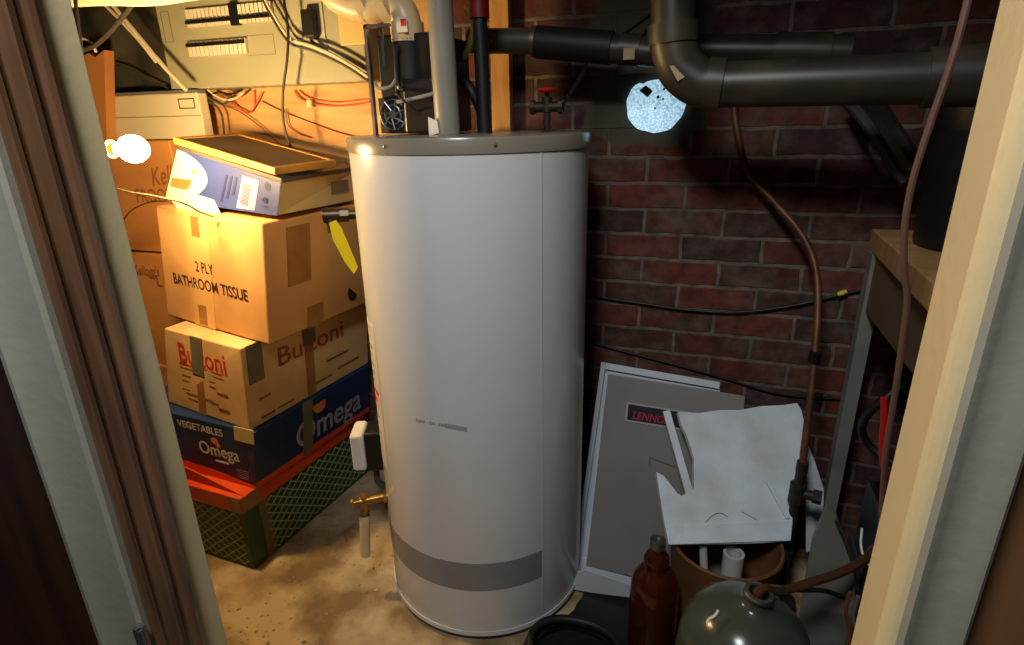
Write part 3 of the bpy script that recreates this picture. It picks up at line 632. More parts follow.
MB().hexa([A1+V((.006, -.004, 0)), D1+V((.006, .004, 0)), E1, L1+V((0, -.004, 0)), A1+up_+V((.006, -.004, 0)), D1+up_+V((.006, .004, 0)), E1+up_, L1+up_+V((0, -.004, 0))]).build('dark_lid', mat('slate_lid', (70, 66, 60), .5), bb, bevel=.002)
sp_ = lambda u, v: (A0.lerp(D0, u)).lerp(A1.lerp(D1, u), v)+V((.0015, -.0005, 0))
MB().prism([sp_(.62, .35), sp_(.86, .35), sp_(.86, .75), sp_(.62, .75)], (-.001, 0, 0)).build('grey_side_label', mat('grey_side_label', (120, 106, 80), .5), bb)
# loose cream sheet drooping below
dr = [PP(a_, b_, bbf(.2, 0, .004), fn_) for a_, b_ in ((168, 196), (178, 208), (196, 217), (214, 219), (222, 216), (214, 200), (170, 186))]
MB().prism(dr, fn_*.0015).build('drooping_flap', MATS['cream_print'], bb)
# framed board lid on top
Ft, Lt, Rt = P(275, 168, y=1.20), P(173, 138.5, y=1.30), P(336, 160, y=1.43)
Lt.z += .004; Bt = Rt+(Lt-Ft)
fr = empty('framed_board', (Ft+Bt)/2, 'flat brown framed board with golden edge lying on the blue box', 'board')
nz = (Rt-Ft).cross(Lt-Ft).normalized(); nz = nz if nz.z > 0 else -nz
def tq(u, v, h): return Ft+(Lt-Ft)*u+(Rt-Ft)*v+nz*h
MB().hexa([tq(.03, .04, -.012), tq(.03, .96, -.012), tq(.97, .96, -.012), tq(.97, .04, -.012), tq(.03, .04, -.003), tq(.03, .96, -.003), tq(.97, .96, -.003), tq(.97, .04, -.003)]).build('board', DUSTY, fr)
for (a_, b_, c_, d_) in ((0, 1, 0, .05), (0, 1, .95, 1), (0, .04, .05, .95), (.96, 1, .05, .95)):
    MB().hexa([tq(a_, c_, -.018), tq(a_, d_, -.018), tq(b_, d_, -.018), tq(b_, c_, -.018), tq(a_, c_, 0), tq(a_, d_, 0), tq(b_, d_, 0), tq(b_, c_, 0)]).build('frame_rail', GOLDW, fr, bevel=.002)
# cereal cartons at the back left
fr1 = carton('cereal_carton', 'orange brown cereal carton printed FROOT LOOPS behind the light bulb', 'box', (-1.705, 1.530), (-2.24, 1.53), (-2.24, 1.665), (-1.705, 1.665), .885, 1.268, CARD3, group='cereal cartons at the back left')
fo_ = lambda a, b: P(a, b, y=1.5285)
t_ = MB(); t_.text("Kellogg's", fo_(152, 186), (1, 0, .12), (0, 0, 1), .085, 0, .4, .75); t_.text('FROOT LOOPS', fo_(137, 202), (1, 0, .02), (0, 0, 1), .064, 0, 0, .82)
pass
t_.build('printed_lettering', BRNINK, fr1['body'])
fr2 = carton('cereal_carton', 'dented orange brown carton under the cereal carton, left of the tissue carton', 'box', (-1.712, 1.515), (-2.24, 1.52), (-2.24, 1.665), (-1.712, 1.665), .44, .882, CARD3, dz=-.01, group='cereal cartons at the back left')
t_ = MB(); t_.text("Kellogg's", P(134, 274, y=1.513), (1, 0, 0), (0, 0, 1), .05, 0, .3, .7); t_.text('L', P(157, 286, y=1.513), (1, 0, 0), (0, 0, 1), .06, 0); t_.build('printed_lettering', BRNINK, fr2['body'])
fr3 = carton('carton', 'plain brown carton at the floor below the dented one, mostly behind the door frame', 'box', (-1.83, 1.49), (-2.14, 1.52), (-2.14, 1.68), (-1.83, 1.68), 0, .438, CARD3, group='cereal cartons at the back left')
gb = carton('equipment_case', 'pale grey case with a small framed nameplate on top of the cereal carton', 'case', (-1.606, 1.585), (-2.03, 1.585), (-2.03, 1.625), (-1.606, 1.625), 1.270, 1.414, mat('pale_putty_plastic', (214, 206, 176), .45, col2=(206, 198, 168), scale=3))
gl = MB().prism([on_front(gb, 0, 1.0, .003), on_front(gb, 1, 1.0, .003), on_front(gb, 1, 1.06, .003), on_front(gb, 0, 1.06, .003)], (0, .038, 0)).build('grey_lid_edge', mat('slate_grey_plastic', (104, 106, 108), .5), gb['root'])
quad_on(on_front, gb, 0, 1, .50, .515, .0012).build('groove', GROOVE, gb['body'])
n0 = on_front(gb, .80, .66); n1 = on_front(gb, .96, .88)
outline(V((n0.x, n0.y, n1.z)), V((n1.x, n1.y, n0.z)), n0.y, .003).build('nameplate', BLACKM, gb['root'])
nbr = P(106, 137, y=1.545)
o = MB().prism([P(82, 58, y=1.545), P(88, 53, y=1.545), P(95, 57, y=1.545), P(104, 50, y=1.545), V((nbr.x, 1.545, 1.270)), V((nbr.x-.12, 1.545, 1.270)), P(70, 58, y=1.545)], (0, .035, 0)).build('narrow_carton', CARD3)
tag(o, 'narrow upright orange carton left of the pale grey case', 'box')
# dark sheet behind the cases
wv = MB(); nx, nz_ = 14, 10; gr = []
for i in range(nx+1):
    row = []
    for j in range(nz_+1):
        x = -2.25+i*(xl+.0-(-2.25)+.02)/nx; z = 1.30+j*.09
        row.append(wv.bm.verts.new((x, 1.672-.008*math.sin(i*1.3+j*.5)-.006*math.sin(j*1.1), z)))
    gr.append(row)
for i in range(nx):
    for j in range(nz_): wv.bm.faces.new((gr[i][j], gr[i+1][j], gr[i+1][j+1], gr[i][j+1]))
ds = wv.build('tarpaulin', mat('dark_grey_sheeting', (88, 84, 72), .45, col2=(40, 38, 35), scale=5), smooth=True)
sm = ds.modifiers.new('s', 'SOLIDIFY'); sm.thickness = .003
tag(ds, 'dark grey sheeting hanging behind the cables left of the breaker panel', 'sheet')

# ------------------------------------------------------------------ bulb
bc_ = P(133, 149, y=1.06)
lb_ = empty('light_bulb', bc_, 'glowing bare light bulb pointing right in a socket by the left door frame', 'light bulb')
em = bpy.data.materials.new('glowing_glass'); em.use_nodes = True
eb = em.node_tree.nodes['Principled BSDF']; eb.inputs['Emission Color'].default_value = (1, .64, .27, 1); eb.inputs['Emission Strength'].default_value = BULB
MX = Matrix.Rotation(-math.pi/2, 3, 'Y')   # lathe +z -> -x
MB().lathe([(0, -.036), (.012, -.034), (.024, -.025), (.031, -.010), (.032, .002), (.028, .016), (.019, .032), (.014, .044), (.013, .05), (0, .05)], bc_, 28, M=MX).build('glass_globe', em, lb_, smooth=True)
MB().lathe([(0, .050), (.0135, .050), (.0135, .072), (0, .072)], bc_, 20, M=MX).build('screw_base', BRASS, lb_, smooth=True)
MB().lathe([(0, .066), (.021, .066), (.023, .070), (.022, .10), (.015, .115), (0, .118)], bc_, 24, M=MX).build('socket', mat('brown_bakelite', (90, 66, 40), .4), lb_, smooth=True)
sk = bc_+V((-.105, 0, 0))
MB().tube([sk, sk+V((-.01, .01, .05)), sk+V((-.03, .03, .15)), sk+V((-.035, .05, .30)), sk+V((-.02, .08, .55)), sk+V((0, .1, 1.03))], .004, 8, smooth=True).build('cord', BLACKCABLE, lb_, smooth=True)
lk = MB()
for k in range(9):
    p = sk+V((-.004+.003*(k % 2), -.01, .014+k*.011)); lk.lathe([(.004, -.001), (.0055, 0), (.004, .001)], p, 10, M=Matrix.Rotation(math.pi/2 if k % 2 else 0, 3, 'Y'))
lk.build('pull_chain', BRASS, lb_, smooth=True)
wire('cable', [P(108, 186, y=1.10), P(130, 192, y=1.10), P(160, 197, y=1.12), P(185, 204, y=1.15), P(200, 212, y=1.2), P(214, 217, y=1.22)], .0025, mat('olive_cable', (46, 42, 24), .5), 'thin olive cord crossing in front of the cereal carton')
wire('cable', [P(122, 222, y=1.3), P(132, 210, y=1.3), P(150, 202, y=1.3), P(168, 201, y=1.25)], .002, MATS['olive_cable'], 'second thin olive cord curling beneath the first')

# ------------------------------------------------------------------ pipes at the top right
hb = empty('drain_pipe', P(600, 50, y=1.52), 'black horizontal drain pipe with a sticker between heater and riser', 'pipe')
ys = 1.52
MB().tube([P(470, 41, y=ys), P(538, 41, y=ys)], .030, 20).build('grey_conduit', mat('grey_conduit', (96, 92, 84), .4, metal=.5), hb, smooth=True)
MB().tube([P(533, 41.5, y=ys), P(538, 41.5, y=ys)], .036, 20).build('metal_band', STEEL, hb, smooth=True)
MB().tube([P(537, 42, y=ys), P(612, 48, y=ys)], .038, 24).build('rubber_coupling', BLACKR, hb, smooth=True)
MB().tube([P(600, 48, y=ys), P(668, 54, y=ys)], .032, 24).build('pipe_run', ABS, hb, smooth=True)
MB().tube([P(620, 49, y=ys), P(640, 51, y=ys)], .036, 24).build('collar', ABS, hb, smooth=True)
p = P(629, 54, y=ys-.037); MB().box((p.x-.013, p.y-.002, p.z-.012), (p.x+.013, p.y, p.z+.013)).build('tan_sticker', mat('tan_sticker', (176, 152, 108), .6), hb)
yr = 1.33; dr_ = empty('drain_riser', P(672, 40, y=yr), 'large black drain pipe coming down and elbowing right across the brick', 'pipe')
c0 = P(673, -150, y=yr); c1 = P(673, 30, y=yr)
pts = spline([c1+V((0, 0, .0)), P(674, 46, y=yr), P(681, 68, y=yr), P(698, 82, y=yr), P(716, 85, y=yr)], 6)
MB().tube([c0, c1+V((0, 0, .0))], .044, 26).build('vertical_run', ABS, dr_, smooth=True)
MB().tube(pts, .047, 26).build('elbow', ABS, dr_, smooth=True)
for q0_, q1_ in ((P(673, 24, y=yr), P(673, 44, y=yr)), (P(706, 84, y=yr), P(722, 85, y=yr))):
    MB().tube([q0_, q1_], .0515, 26).build('hub', ABS, dr_, smooth=True)
e1 = P(990, 75, y=1.28)
MB().tube([P(716, 85, y=yr), P(935, 78, y=1.29)], .0435, 28).build('horizontal_run', ABS, dr_, smooth=True)
MB().tube([P(925, 78, y=1.292), e1], .051, 28).build('end_coupling', ABS, dr_, smooth=True)
st_c = P(676, 74, y=yr-.050)
MB().prism([st_c+CR*a_+CU*b_ for a_, b_ in ((-.012, .016), (.004, -.014), (.020, -.004), (.004, .020))], FW*.002).build('tan_sticker', MATS['tan_sticker'], dr_)
up2 = MB().tube([P(694, 50, y=1.62), P(850, 52, y=1.60)], .036, 22).build('drain_pipe', ABS, smooth=True); tag(up2, 'dark pipe running behind and above the large pipe on the right', 'pipe')
MB().tube([P(775, 51, y=1.61), P(830, 52, y=1.60)], .041, 22).build('coupling', ABS, up2, smooth=True)
wire('pipe', [P(848, 100, y=1.62), P(870, 128, y=1.56), P(893, 165, y=1.55), P(905, 182, y=1.54)], .012, mat('sooty_grey', (64, 62, 58), .6), 'thin grey pipe slanting down behind the black tub', 'pipe')
wire('pipe', [P(815, 52, y=1.62), P(850, 76, y=1.6), P(885, 125, y=1.62), P(915, 170, y=1.62), P(940, 200, y=1.62)], .026, ABS, 'dark slanting pipe above the table, right of the copper line', 'pipe')
# round glowing opening on the brick, pebbly pale blue emission set in its material
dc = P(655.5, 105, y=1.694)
dm = bpy.data.materials.new('pale_blue_emission'); dm.use_nodes = True; nt = dm.node_tree; nb2 = nt.nodes['Principled BSDF']
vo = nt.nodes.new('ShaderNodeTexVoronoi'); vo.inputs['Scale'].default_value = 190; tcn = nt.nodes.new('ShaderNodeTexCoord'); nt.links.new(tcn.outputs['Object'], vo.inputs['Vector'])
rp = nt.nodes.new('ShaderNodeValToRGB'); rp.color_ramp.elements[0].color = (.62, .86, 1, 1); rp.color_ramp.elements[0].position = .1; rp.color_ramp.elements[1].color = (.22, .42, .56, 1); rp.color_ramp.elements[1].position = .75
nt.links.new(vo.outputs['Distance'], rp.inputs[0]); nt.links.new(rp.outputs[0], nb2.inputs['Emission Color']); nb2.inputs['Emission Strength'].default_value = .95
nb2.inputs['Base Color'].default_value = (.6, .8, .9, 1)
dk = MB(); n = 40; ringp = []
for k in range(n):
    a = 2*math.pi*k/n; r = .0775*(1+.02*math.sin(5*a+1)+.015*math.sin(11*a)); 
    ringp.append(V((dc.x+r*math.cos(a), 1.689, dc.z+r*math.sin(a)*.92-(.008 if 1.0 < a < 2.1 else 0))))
dk.prism(ringp, (0, .012, 0)); dko = dk.build('pebbly_disc', dm, bevel=0)
tag(dko, 'glowing pale blue round opening in the brick under the pipe elbow', 'disc')
p = P(646.5, 91, y=1.686); MB().prism([p+V(v_) for v_ in ((-.019, 0, .002), (.003, 0, -.016), (.017, 0, -.001), (-.003, 0, .015))], (0, .002, 0)).build('dark_patch', mat('slate_patch', (84, 96, 100), .7), dko)
sp = MB()
for a_, b_, s_ in ((658, 97, .004), (663, 99, .003), (655, 108, .003), (664, 89, .0035), (671, 96, .002), (660, 104, .0015)):
    p = P(a_, b_, y=1.687); sp.tube([p, p+V((0, .002, 0))], s_, 7)
sp.build('dark_specks', mat('speck', (50, 60, 66), .7), dko)

# ------------------------------------------------------------------ brick wall cables, copper line
wire('cable', [P(584, 290, y=1.69), P(600, 297, y=1.688), P(640, 303, y=1.686), P(690, 310, y=1.686), P(740, 312, y=1.685), P(790, 306, y=1.685), P(830, 297, y=1.685), P(860, 290, y=1.688)], .0035, BLACKCABLE, 'black cable sagging across the middle of the brick wall')
wire('cable', [P(584, 340, y=1.69), P(615, 349, y=1.69), P(680, 366, y=1.69), P(730, 380, y=1.69), P(780, 394, y=1.69), P(850, 400, y=1.69)], .0028, BLACKCABLE, 'thin black cable slanting low on the brick wall behind the panels')
wn = P(842, 293, y=1.675); o = MB().lathe([(0, -.012), (.006, -.011), (.0075, 0), (.006, .012), (0, .013)], wn, 12, M=Matrix.Rotation(1.1, 3, 'Y')).build('wire_nut', mat('yellow_plastic', (206, 182, 60), .4), smooth=True)
tag(o, 'small yellow wire connector on the sagging black cable', 'wire connector')
cp = empty('copper_pipe', P(817, 300, y=1.6), 'thin copper pipe bending down the brick wall to a black fitting', 'pipe')
MB().tube([P(733, 96, y=1.67), P(737, 130, y=1.66), P(748, 172, y=1.65), P(775, 203, y=1.63), P(800, 232, y=1.60), P(814, 262, y=1.57), P(818, 300, y=1.53), P(815, 350, y=1.48), P(810, 400, y=1.44), P(804, 450, y=1.41), P(802, 470, y=1.40)], .0085, 12, smooth=True).build('tube', COPPER, cp, smooth=True)
p = P(816, 352, y=1.47); MB().tube([p, p+V((0, .003, -.028))], .0145, 12).build('clamp', BLACKM, cp, smooth=True)
IRON = mat('black_iron', (34, 30, 27), .55, col2=(48, 40, 34), scale=30)
a_ = P(803, 462, y=1.40); b_ = P(797, 492, y=1.40); x_ = b_.x
MB().tube([a_, b_, (x_-.002, 1.40, .05)], .012, 14).tube([a_, a_-V((0, 0, .03))], .014, 10).tube([b_+V((0, 0, .025)), b_-V((0, 0, .03))], .019, 12).tube([b_, b_+V((.055, -.01, 0))], .013, 12).tube([b_+V((.035, -.006, 0)), b_+V((.055, -.01, 0))], .018, 8) \
  .tube([(x_-.002, 1.40, .22), (x_-.002, 1.40, .17)], .018, 12).lathe([(0, 0), (.045, 0), (.045, .012), (.02, .02), (0, .02)], (x_-.002, 1.40, .04), 20).build('iron_tee', IRON, cp, smooth=True)

# ------------------------------------------------------------------ leaning panels
def lean(px, py, z0=None): pass
# white backing tray: bottom on floor (y 1.40), top against wall
def lplane(y0, z0_, y1, z1_):
    o_ = V((0, y0, z0_)); n_ = V((0, -(z1_-z0_), (y1-y0))).normalized(); return o_, n_
oW, nW = lplane(1.41, 0, 1.655, .62)
def outl(pxs, o_, n_): return [PP(a_, b_, o_, n_) for a_, b_ in pxs]
wp = outl([(602, 362), (720, 382), (713, 610), (573, 584)], oW, nW)
wp[3].z = max(wp[3].z, .004); 
wpo = empty('furnace_panel', (-.12, 1.42, 0), 'pale grey flanged metal panel leaning on the brick behind the taupe one', 'panel')
tl, tr_, br2, bl2 = wp
br2 = PP(716, 604, oW, nW); s_ = nW
if s_.y > 0: s_ = -s_
MB().prism([tl, tr_, br2, bl2], -s_*.004).build('sheet', LPANEL, wpo)
def strip(a_, b_, inward, wd, th, name, mt, par): 
    i_ = inward.normalized()*wd
    return MB().prism([a_, b_, b_+i_, a_+i_], s_*th).build(name, mt, par, bevel=.001)
strip(tl, bl2, tr_-tl, .014, .018, 'side_flange', LPANEL, wpo); strip(tl, tr_, bl2-tl, .02, .012, 'top_flange', LPANEL, wpo)
strip(bl2+(tr_-tl).normalized()*.014, br2, tl-bl2, .045, .006, 'bottom_flange', LPANEL, wpo)
oG = oW+s_*.026
gq = [PP(a_, b_, oG, nW) for a_, b_ in ((608, 374), (745, 396), (731, 600), (586, 566))]
gpo = empty('furnace_panel', (-.1, 1.38, .02), 'taupe grey metal panel with a black and red nameplate, leaning at the brick wall', 'panel')
MB().prism(gq, -s_*.012).build('sheet', DPANEL, gpo, bevel=.002)
gx_ = (gq[1]-gq[0]).normalized(); gy_ = s_.cross(gx_); gy_ = gy_ if gy_.z > 0 else -gy_
def gpt(px, py, off): return PP(px, py, oG+s_*off, nW)
np_ = [gpt(627, 402, .001), gpt(690, 412, .001), gpt(688, 431, .001), gpt(625, 421, .001)]
pltf = MB().prism(np_, s_*.0022).build('nameplate_border', mat('silver_border', (170, 168, 164), .4), gpo)
ins = [gpt(628.5, 404, .0035), gpt(689, 413.5, .0035), gpt(687, 429, .0035), gpt(627, 419.5, .0035)]
plt_ = MB().prism(ins, s_*.0012).build('nameplate', BLACKM, gpo)
tx0 = gpt(632, 418.5, .0052)
MB().text('LENNOX', tx0, (ins[1]-ins[0]), gy_, .032, .0004, .15, .86).build('red_lettering', mat('crimson_ink', (180, 24, 60), .5), plt_)
hp = MB(); a_, b_ = gpt(649, 458, .001), gpt(676, 468, .001); hp.prism([a_, b_, b_+gy_*.004, a_+gy_*.004], s_*.001); a2_ = gpt(649, 465, .001); hp.prism([a_, a_+gx_*.004, a2_+gx_*.004, a2_], s_*.001)
hp.build('pressed_mark', GREYTAPE, gpo)

# ------------------------------------------------------------------ foam board, drum
BK = V((.122, 1.325, 0))
foA, foB, foC = V((-.02, 1.24, .283)), V((.262, 1.345, .292)), P(678, 412, y=1.50)
fnn = (foB-foA).cross(foC-foA).normalized()
if fnn.y > 0: fnn = -fnn
fo = [(678, 412), (700, 413), (720, 410), (740, 410), (762, 406), (784, 405), (797, 403), (801, 409), (804, 421), (800, 450), (797, 480), (794, 505), (790, 541), (760, 543), (720, 544), (669, 545), (664, 520), (660, 496), (656.5, 472), (664, 476), (671, 485), (677, 493), (682, 496), (688, 491), (694, 488), (694, 470), (694, 458), (690, 445), (686, 434), (681, 424)]
fbo = empty('foam_board', foA, 'broken white foam board with a jagged notch resting on the brown drum', 'board')
MB().prism([PP(a_, b_, foA, fnn) for a_, b_ in fo], -fnn*.018).build('board', FOAM, fbo)
MB().prism([PP(a_, b_, foA+fnn*.0006, fnn) for a_, b_ in ((669.5, 527), (792, 521), (790, 541), (669, 545))], fnn*.006).build('folded_lower_edge', FOAM, fbo, bevel=.002)
MB().prism([PP(a_, b_, foA+fnn*.0006, fnn) for a_, b_ in ((765, 482), (769, 482), (789, 519), (785, 519))], fnn*.008).build('raised_rib', FOAM, fbo, bevel=.002)
sc = MB(); pts = [PP(a_, b_, foA+fnn*.001, fnn) for a_, b_ in ((706, 522), (712, 516), (720, 513), (728, 517))]; sc.tube(pts, .0012, 6, smooth=True)
pts = [PP(a_, b_, foA+fnn*.001, fnn) for a_, b_ in ((742, 512), (750, 516), (757, 520))]; sc.tube(pts, .001, 6, smooth=True)
sc.build('scuff_marks', mat('grey_scuff', (130, 132, 134), .7), fbo)
so = foA-fnn*.045
o = MB().prism([PP(a_, b_, so, fnn) for a_, b_ in ((663, 411), (670, 410), (693, 490), (686, 494))], -fnn*.008).build('foam_strip', FOAM, bevel=.001)
tag(o, 'narrow white strip standing behind the notch of the foam board', 'strip')
o = MB().prism([P(a_, b_, y=1.50) for a_, b_ in ((806, 440), (815, 462), (824, 490), (823, 512), (836, 548), (806, 552))], (0, .012, 0)).build('plastic_offcut', FOAM); tag(o, 'torn pale offcut standing behind the black iron pipe', 'offcut')
drum = empty('fibre_drum', BK, 'open brown fibre drum with white pipes inside, under the foam board', 'drum')
RD = .137
MB().lathe([(0, 0), (RD-.012, 0), (RD-.010, .02), (RD, .262), (RD+.003, .268), (RD, .274), (RD-.006, .270), (RD-.008, .25), (RD-.016, .012), (0, .012)], BK, 48).build('drum_wall', FIBRE, drum, smooth=True)
def pipe_in(px, py, z1_, r, name, label, tilt=(0, 0)):
    p = P(px, py, z=z1_); 
    base = V((p.x+tilt[0], p.y+tilt[1], .014))
    m_ = MB(); m_.tube([base, p], r, 22, cap=False).tube([p, base], r*.72, 22, cap=False)
    # rim
    d_ = (p-base).normalized(); m_.lathe([(r*.72, 0), (r, 0)], p, 22, M=V((0, 0, 1)).rotation_difference(d_).to_matrix())
    o = m_.build(name, mat('white_pvc', (196, 196, 190), .4), smooth=True); tag(o, label, 'pipe')
pipe_in(734, 553, .25, .026, 'plastic_pipe', 'wide white pipe end standing in the brown drum')
pipe_in(703, 545, .262, .010, 'plastic_pipe', 'narrow white pipe leaning in the brown drum', (.03, -.02))

# ------------------------------------------------------------------ bottle, carboy, hose coil
bo = V((-.042, 1.178, 0)); bt_ = empty('bottle', bo, 'amber glass jug with a metal cap beside the brown drum', 'bottle')
pf = [(0, .002), (.052, .002), (.058, .01), (.060, .03), (.060, .18), (.058, .215), (.050, .243), (.038, .260), (.0300, .268), (.0295, .276), (.0315, .288), (.0300, .300), (.0225, .312), (.0170, .320), (.0160, .330)]
MB().lathe(pf+[(.0140, .330), (.0145, .318), (.020, .309), (.0270, .298), (.0285, .288), (.0265, .276), (.027, .266), (.035, .257), (.047, .240), (.055, .212), (.057, .18), (.057, .03), (.052, .008), (0, .008)], bo, 40).build('glass_body', mat('amber_glass_milky', (150, 68, 20), .07, trans=.86, ior=1.45), bt_, smooth=True)
MB().lathe([(0, .0085), (.051, .0085), (.0562, .03), (.0562, .15), (0, .15)], bo, 36).build('dark_liquid', mat('dark_red_liquid', (70, 20, 20), .1), bt_, smooth=True)
MB().lathe([(.0165, .326), (.0190, .328), (.0190, .334), (.0175, .336), (.0175, .344), (.0195, .346), (.0185, .352), (.014, .353), (.012, .346), (0, .346)], bo, 28).build('metal_cap', STEEL, bt_, smooth=True)
cb_c = V((.122, .985, 0.012)); cbo = empty('carboy', cb_c, 'large clear glass carboy with a brown hose in its neck, nearest the doorway', 'carboy')
tl_ = Matrix.Rotation(math.radians(5.5), 3, 'Y') @ Matrix.Diagonal((1, 1, .955))
pf = [(0, .0), (.105, .0), (.122, .012), (.127, .04), (.128, .28), (.124, .315), (.110, .350), (.085, .378), (.055, .395), (.032, .403), (.025, .412), (.024, .425), (.027, .430), (.027, .436), (.021, .438)]
inn = [(.019, .436), (.020, .412), (.028, .399), (.054, .390), (.083, .373), (.107, .346), (.120, .313), (.1245, .28), (.1235, .04), (.118, .016), (.10, .006), (0, .006)]
MB().lathe(pf+inn, cb_c+V((0, 0, .004)), 56, M=tl_).build('glass_body', CLEAR, cbo, smooth=True)
MB().lathe([(0, .012), (.112, .012), (.121, .04), (.121, .10), (0, .10)], cb_c, 40, M=tl_).build('murky_liquid', mat('murky_water', (30, 34, 30), .1), cbo, smooth=True)
nk = cb_c+tl_@V((0, 0, .44))
MB().lathe([(.0275, -.010), (.029, -.008), (.029, -.003), (.0275, -.001)], nk, 24, M=tl_).build('metal_neck_ring', STEEL, cbo, smooth=True)
sq = MB().tube([PP(a_, b_, cb_c+V((0, -.085, .36)), V((0, -.6, .8))) for a_, b_ in ((707, 624), (709, 619), (713, 617), (717, 613), (718, 610))], .0025, 8, smooth=True)
sq.build('white_squiggle', PAPER, cbo, smooth=True)
wire('hose', [nk+V((0, 0, -.06)), nk+V((0, 0, .004)), P(785, 590, y=1.03), P(812, 582, y=1.07), P(842, 572, y=1.11), P(866, 558, y=1.16), P(878, 545, y=1.2)], .0095, HOSEB, 'brown translucent hose leading from the carboy neck to the right', 'hose')
wire('hose', [nk+V((.012, .012, -.05)), nk+V((.014, .014, -.004)), P(800, 590, y=1.05), P(825, 591, y=1.08), P(845, 598, y=1.10)], .005, BLACKCABLE, 'thin black tube leaving the carboy neck below the brown hose', 'hose')
for i, (r, c_, z, t) in enumerate(((.135, (-.20, 1.075), .012, 'lowest ring of the black hose coil on the floor'), (.118, (-.205, 1.07), .034, 'upper ring of the black hose coil on the floor'))): pass
hc = MB(); pts = []
for k in range(110):
    a = k*2*math.pi/36; r = .13-.010*math.floor(k/36)-.004*math.sin(a*2.3); pts.append(V((-.215+r*1.0*math.cos(a), 1.06+r*.85*math.sin(a), .022+.021*k/36+.003*math.sin(3*a))))
o = hc.tube(pts, .0105, 10).build('hose', BLACKR, smooth=True); tag(o, 'coiled black hose on the floor right of the heater', 'hose')
# black sheet added to darken the lit floor, strip at the foot of the panels
bg = MB(); gr = []; from mathutils import noise
for i in range(71):
    row = []
    for j in range(61):
        x = -.36+i*.70/70; y = .86+j*.53/60
        dd_ = math.hypot(x-HC.x, y-HC.y); 
        if dd_ < .312: k_ = .312/dd_; x = HC.x+(x-HC.x)*k_; y = HC.y+(y-HC.y)*k_
        q = V((x*9, y*9, .3)); h = .002+.008*abs(noise.noise(q))+.004*abs(noise.noise(q*2.7))
        row.append(bg.bm.verts.new((x+.012*noise.noise(V((0, j*.2, 5))), y+.012*noise.noise(V((i*.2, 0, 9))), h*min(1, min(i, 70-i, j, 60-j)/3+.2)+.001)))
    gr.append(row)
for i in range(70):
    for j in range(60): bg.bm.faces.new((gr[i][j], gr[i+1][j], gr[i+1][j+1], gr[i][j+1]))
o = bg.build('floor_dark_sheet', mat('floor_darkening_black', (18, 18, 18), .45, col2=(28, 27, 26)), smooth=True); tag(o, 'crumpled black sheet added to darken the floor under the jug and carboy', 'sheet')
o = MB().prism([P(a_, b_, y=1.305) for a_, b_ in ((573, 583), (578, 572), (585, 570), (634, 586), (633, 598), (600, 594), (574, 590))], (0, .004, 0)).build('metal_strip', LPANEL, bevel=.0008)
tag(o, 'short white metal strip at the foot of the leaning panels beside the heater', 'strip')
# ------------------------------------------------------------------ table at the right and what is under it
tb = empty('workbench', (.58, 1.28, 0), 'workbench with tan top and grey metal legs against the right wall', 'workbench')
MB().hexa([V(p) for p in ((.352, .98, 1.0), (.79, .98, 1.0), (.79, 1.56, 1.0), (.375, 1.56, 1.0), (.352, .98, 1.048), (.79, .98, 1.048), (.79, 1.56, 1.048), (.375, 1.56, 1.048))]).build('table_top', mat('tan_board', (172, 132, 84), .6, col2=(150, 112, 68), scale=5, stretch=(1, 6, 1)), tb, bevel=.003)
def angle_leg(x, y, sx, sy): 
    return MB().prism([(x, y, 0), (x+.03*sx, y, 0), (x+.03*sx, y+.004*sy, 0), (x+.004*sx, y+.004*sy, 0), (x+.004*sx, y+.04*sy, 0), (x, y+.04*sy, 0)], (0, 0, 1.0))
for (x, y, sx, sy) in ((.372, 1.50, 1, 1), (.366, 1.00, 1, 1), (.77, 1.5, -1, 1), (.77, 1.0, -1, 1)): angle_leg(x, y, sx, sy).build('leg', GREYMET, tb)
MB().box((.380, 1.02, .86), (.392, 1.50, 1.0)).build('apron', mat('brown_board', (98, 76, 54), .6), tb)
MB().prism([P(882, 304, y=1.42), P(896, 316, y=1.42), P(898, 352, y=1.42), P(886, 322, y=1.42)], (0, .004, 0)).build('corner_bracket', GREYMET, tb)
MB().prism([P(890, 310, y=1.41), P(896, 314, y=1.41), P(897, 330, y=1.41), P(892, 324, y=1.41)], (0, .002, 0)).build('sticker', PAPER, tb)
tub = V((.52, 1.38, 1.0485)); o = MB().lathe([(0, 0), (.105, 0), (.108, .01), (.125, .34), (.130, .345), (.130, .355), (.12, .355), (.10, .012), (0, .012)], tub, 40).build('tub', BLACKM, smooth=True); tag(o, 'black plastic tub standing on the workbench', 'tub')
o = MB().lathe([(.020, 0), (.026, 0), (.026, .010), (.020, .010)], V((.44, 1.20, 1.0485)), 24).build('rubber_ring', BLACKR, smooth=True); tag(o, 'small black ring lying at the front of the workbench', 'ring')
# hand-held things under the bench
o = MB().tube([P(884, 398, y=1.12), P(884, 420, y=1.12), P(882, 450, y=1.12), P(885, 472, y=1.12), P(892, 480, y=1.14)], .006, 10, smooth=True).build('handle', REDP, smooth=True); tag(o, 'bright red curved handle hanging under the workbench', 'handle')
wire('cable', [P(862, 528, y=1.2), P(861, 545, y=1.18), P(865, 560, y=1.16), P(872, 568, y=1.15)], .0025, PAPER, 'short white cable loop low beside the right door frame')
pts = [V((.45+.075*math.cos(a), 1.33+.03*math.sin(a*2), .66+.10*math.sin(a))) for a in [k*2*math.pi/30 for k in range(31)]]
o = MB().tube(pts, .009, 10).build('hose', BLACKR, smooth=True); tag(o, 'ring of black hose hanging under the workbench', 'hose')
o = MB().box((.40, 1.12, .34), (.56, 1.32, .52)).box((.42, 1.14, .52), (.50, 1.20, .56)).build('battery_charger', BLACKM, bevel=.012); tag(o, 'black box shaped device on a crate under the workbench', 'device')
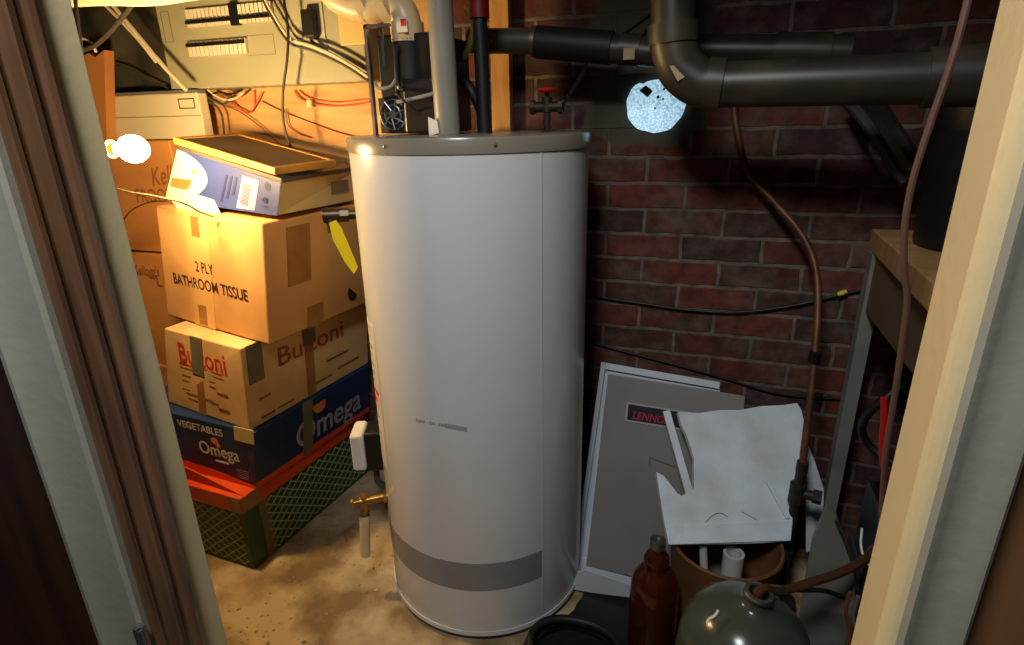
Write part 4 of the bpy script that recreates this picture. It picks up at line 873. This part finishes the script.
cr8 = MB().box((.40, 1.08, .0), (.66, 1.36, .335)); o = cr8.build('crate', mat('charcoal_crate', (44, 44, 46), .6), bevel=.006); tag(o, 'charcoal crate on the floor under the workbench', 'crate')
# sheet metal offcut leaning in front of the bench leg
sl = [P(a_, b_, y=1.20) for a_, b_ in ((826, 508), (836, 517), (846, 548), (856, 580), (852, 645), (795, 645), (803, 590), (812, 540))]
o = MB().prism(sl, (.004, .02, 0)).build('sheet_metal', GREYMET, bevel=.001); tag(o, 'dull grey metal duct piece standing low beside the right door frame', 'duct')
o = MB().tube([P(836, 520, y=1.19), P(850, 552, y=1.19), P(858, 590, y=1.19)], .003, 6).build('rod', STEEL); tag(o, 'thin rod along the edge of the dull duct piece', 'rod')
for k, (L, m_, t) in enumerate((([(850, 592), (846, 610), (850, 630), (846, 650)], BRCABLE, 'brown cord dangling at the foot of the right door frame'),
                               ([(858, 596), (853, 615), (856, 632), (852, 650)], mat('mauve_cord', (110, 84, 96), .5), 'mauve cord dangling at the foot of the right door frame'))):
    wire('cord', Y(L, 1.05), .004, m_, t, 'cord')
# brown cable in the foreground right
wire('cable', [P(975, -40, y=.95), P(967, 4, y=.95), P(952, 60, y=.95), P(930, 125, y=.95), P(913, 180, y=.95), P(905, 225, y=.95), P(904, 265, y=.95), P(907, 300, y=.95), P(902, 345, y=.95), P(894, 400, y=.95), P(886, 450, y=.95), P(883, 490, y=.96), P(880, 540, y=.97)], .0048, mat('dusty_brown_cable', (96, 68, 56), .5), 'long brown cable hanging from above in front of the workbench')

# ------------------------------------------------------------------ small things near the frame
hg = P(146, 634, y=.366)
hi_ = MB().box((hg.x-.006, .356, hg.z-.02), (hg.x+.004, .366, hg.z+.016)).tube([(hg.x+.004, .358, hg.z-.02), (hg.x+.004, .358, hg.z+.016)], .003, 10)
o = hi_.build('door_hinge', STEEL); tag(o, 'small worn metal hinge at the foot of the left door casing', 'hinge')
# grit on the floor
gt_ = MB()
for k in range(260):
    a_, b_ = random.uniform(-1.2, -.82), random.uniform(.75, 1.35)
    if (a_-HC.x)**2+(b_-HC.y)**2 < .30**2: continue
    s = random.uniform(.0008, .003)*(1.6 if k % 9 == 0 else 1)
    bmesh.ops.create_icosphere(gt_.bm, subdivisions=1, radius=s, matrix=Matrix.Translation((a_, b_, s*.6)) @ Matrix.Rotation(random.random()*6, 4, 'Z') @ Matrix.Diagonal((1.6, 1, .6, 1)))
o = gt_.build('floor_grit', mat('dirt_crumbs', (176, 152, 114), .9, col2=(120, 96, 66), scale=40)); tag(o, 'dirt crumbs and grit scattered on the concrete by the heater', 'grit', kind='stuff')
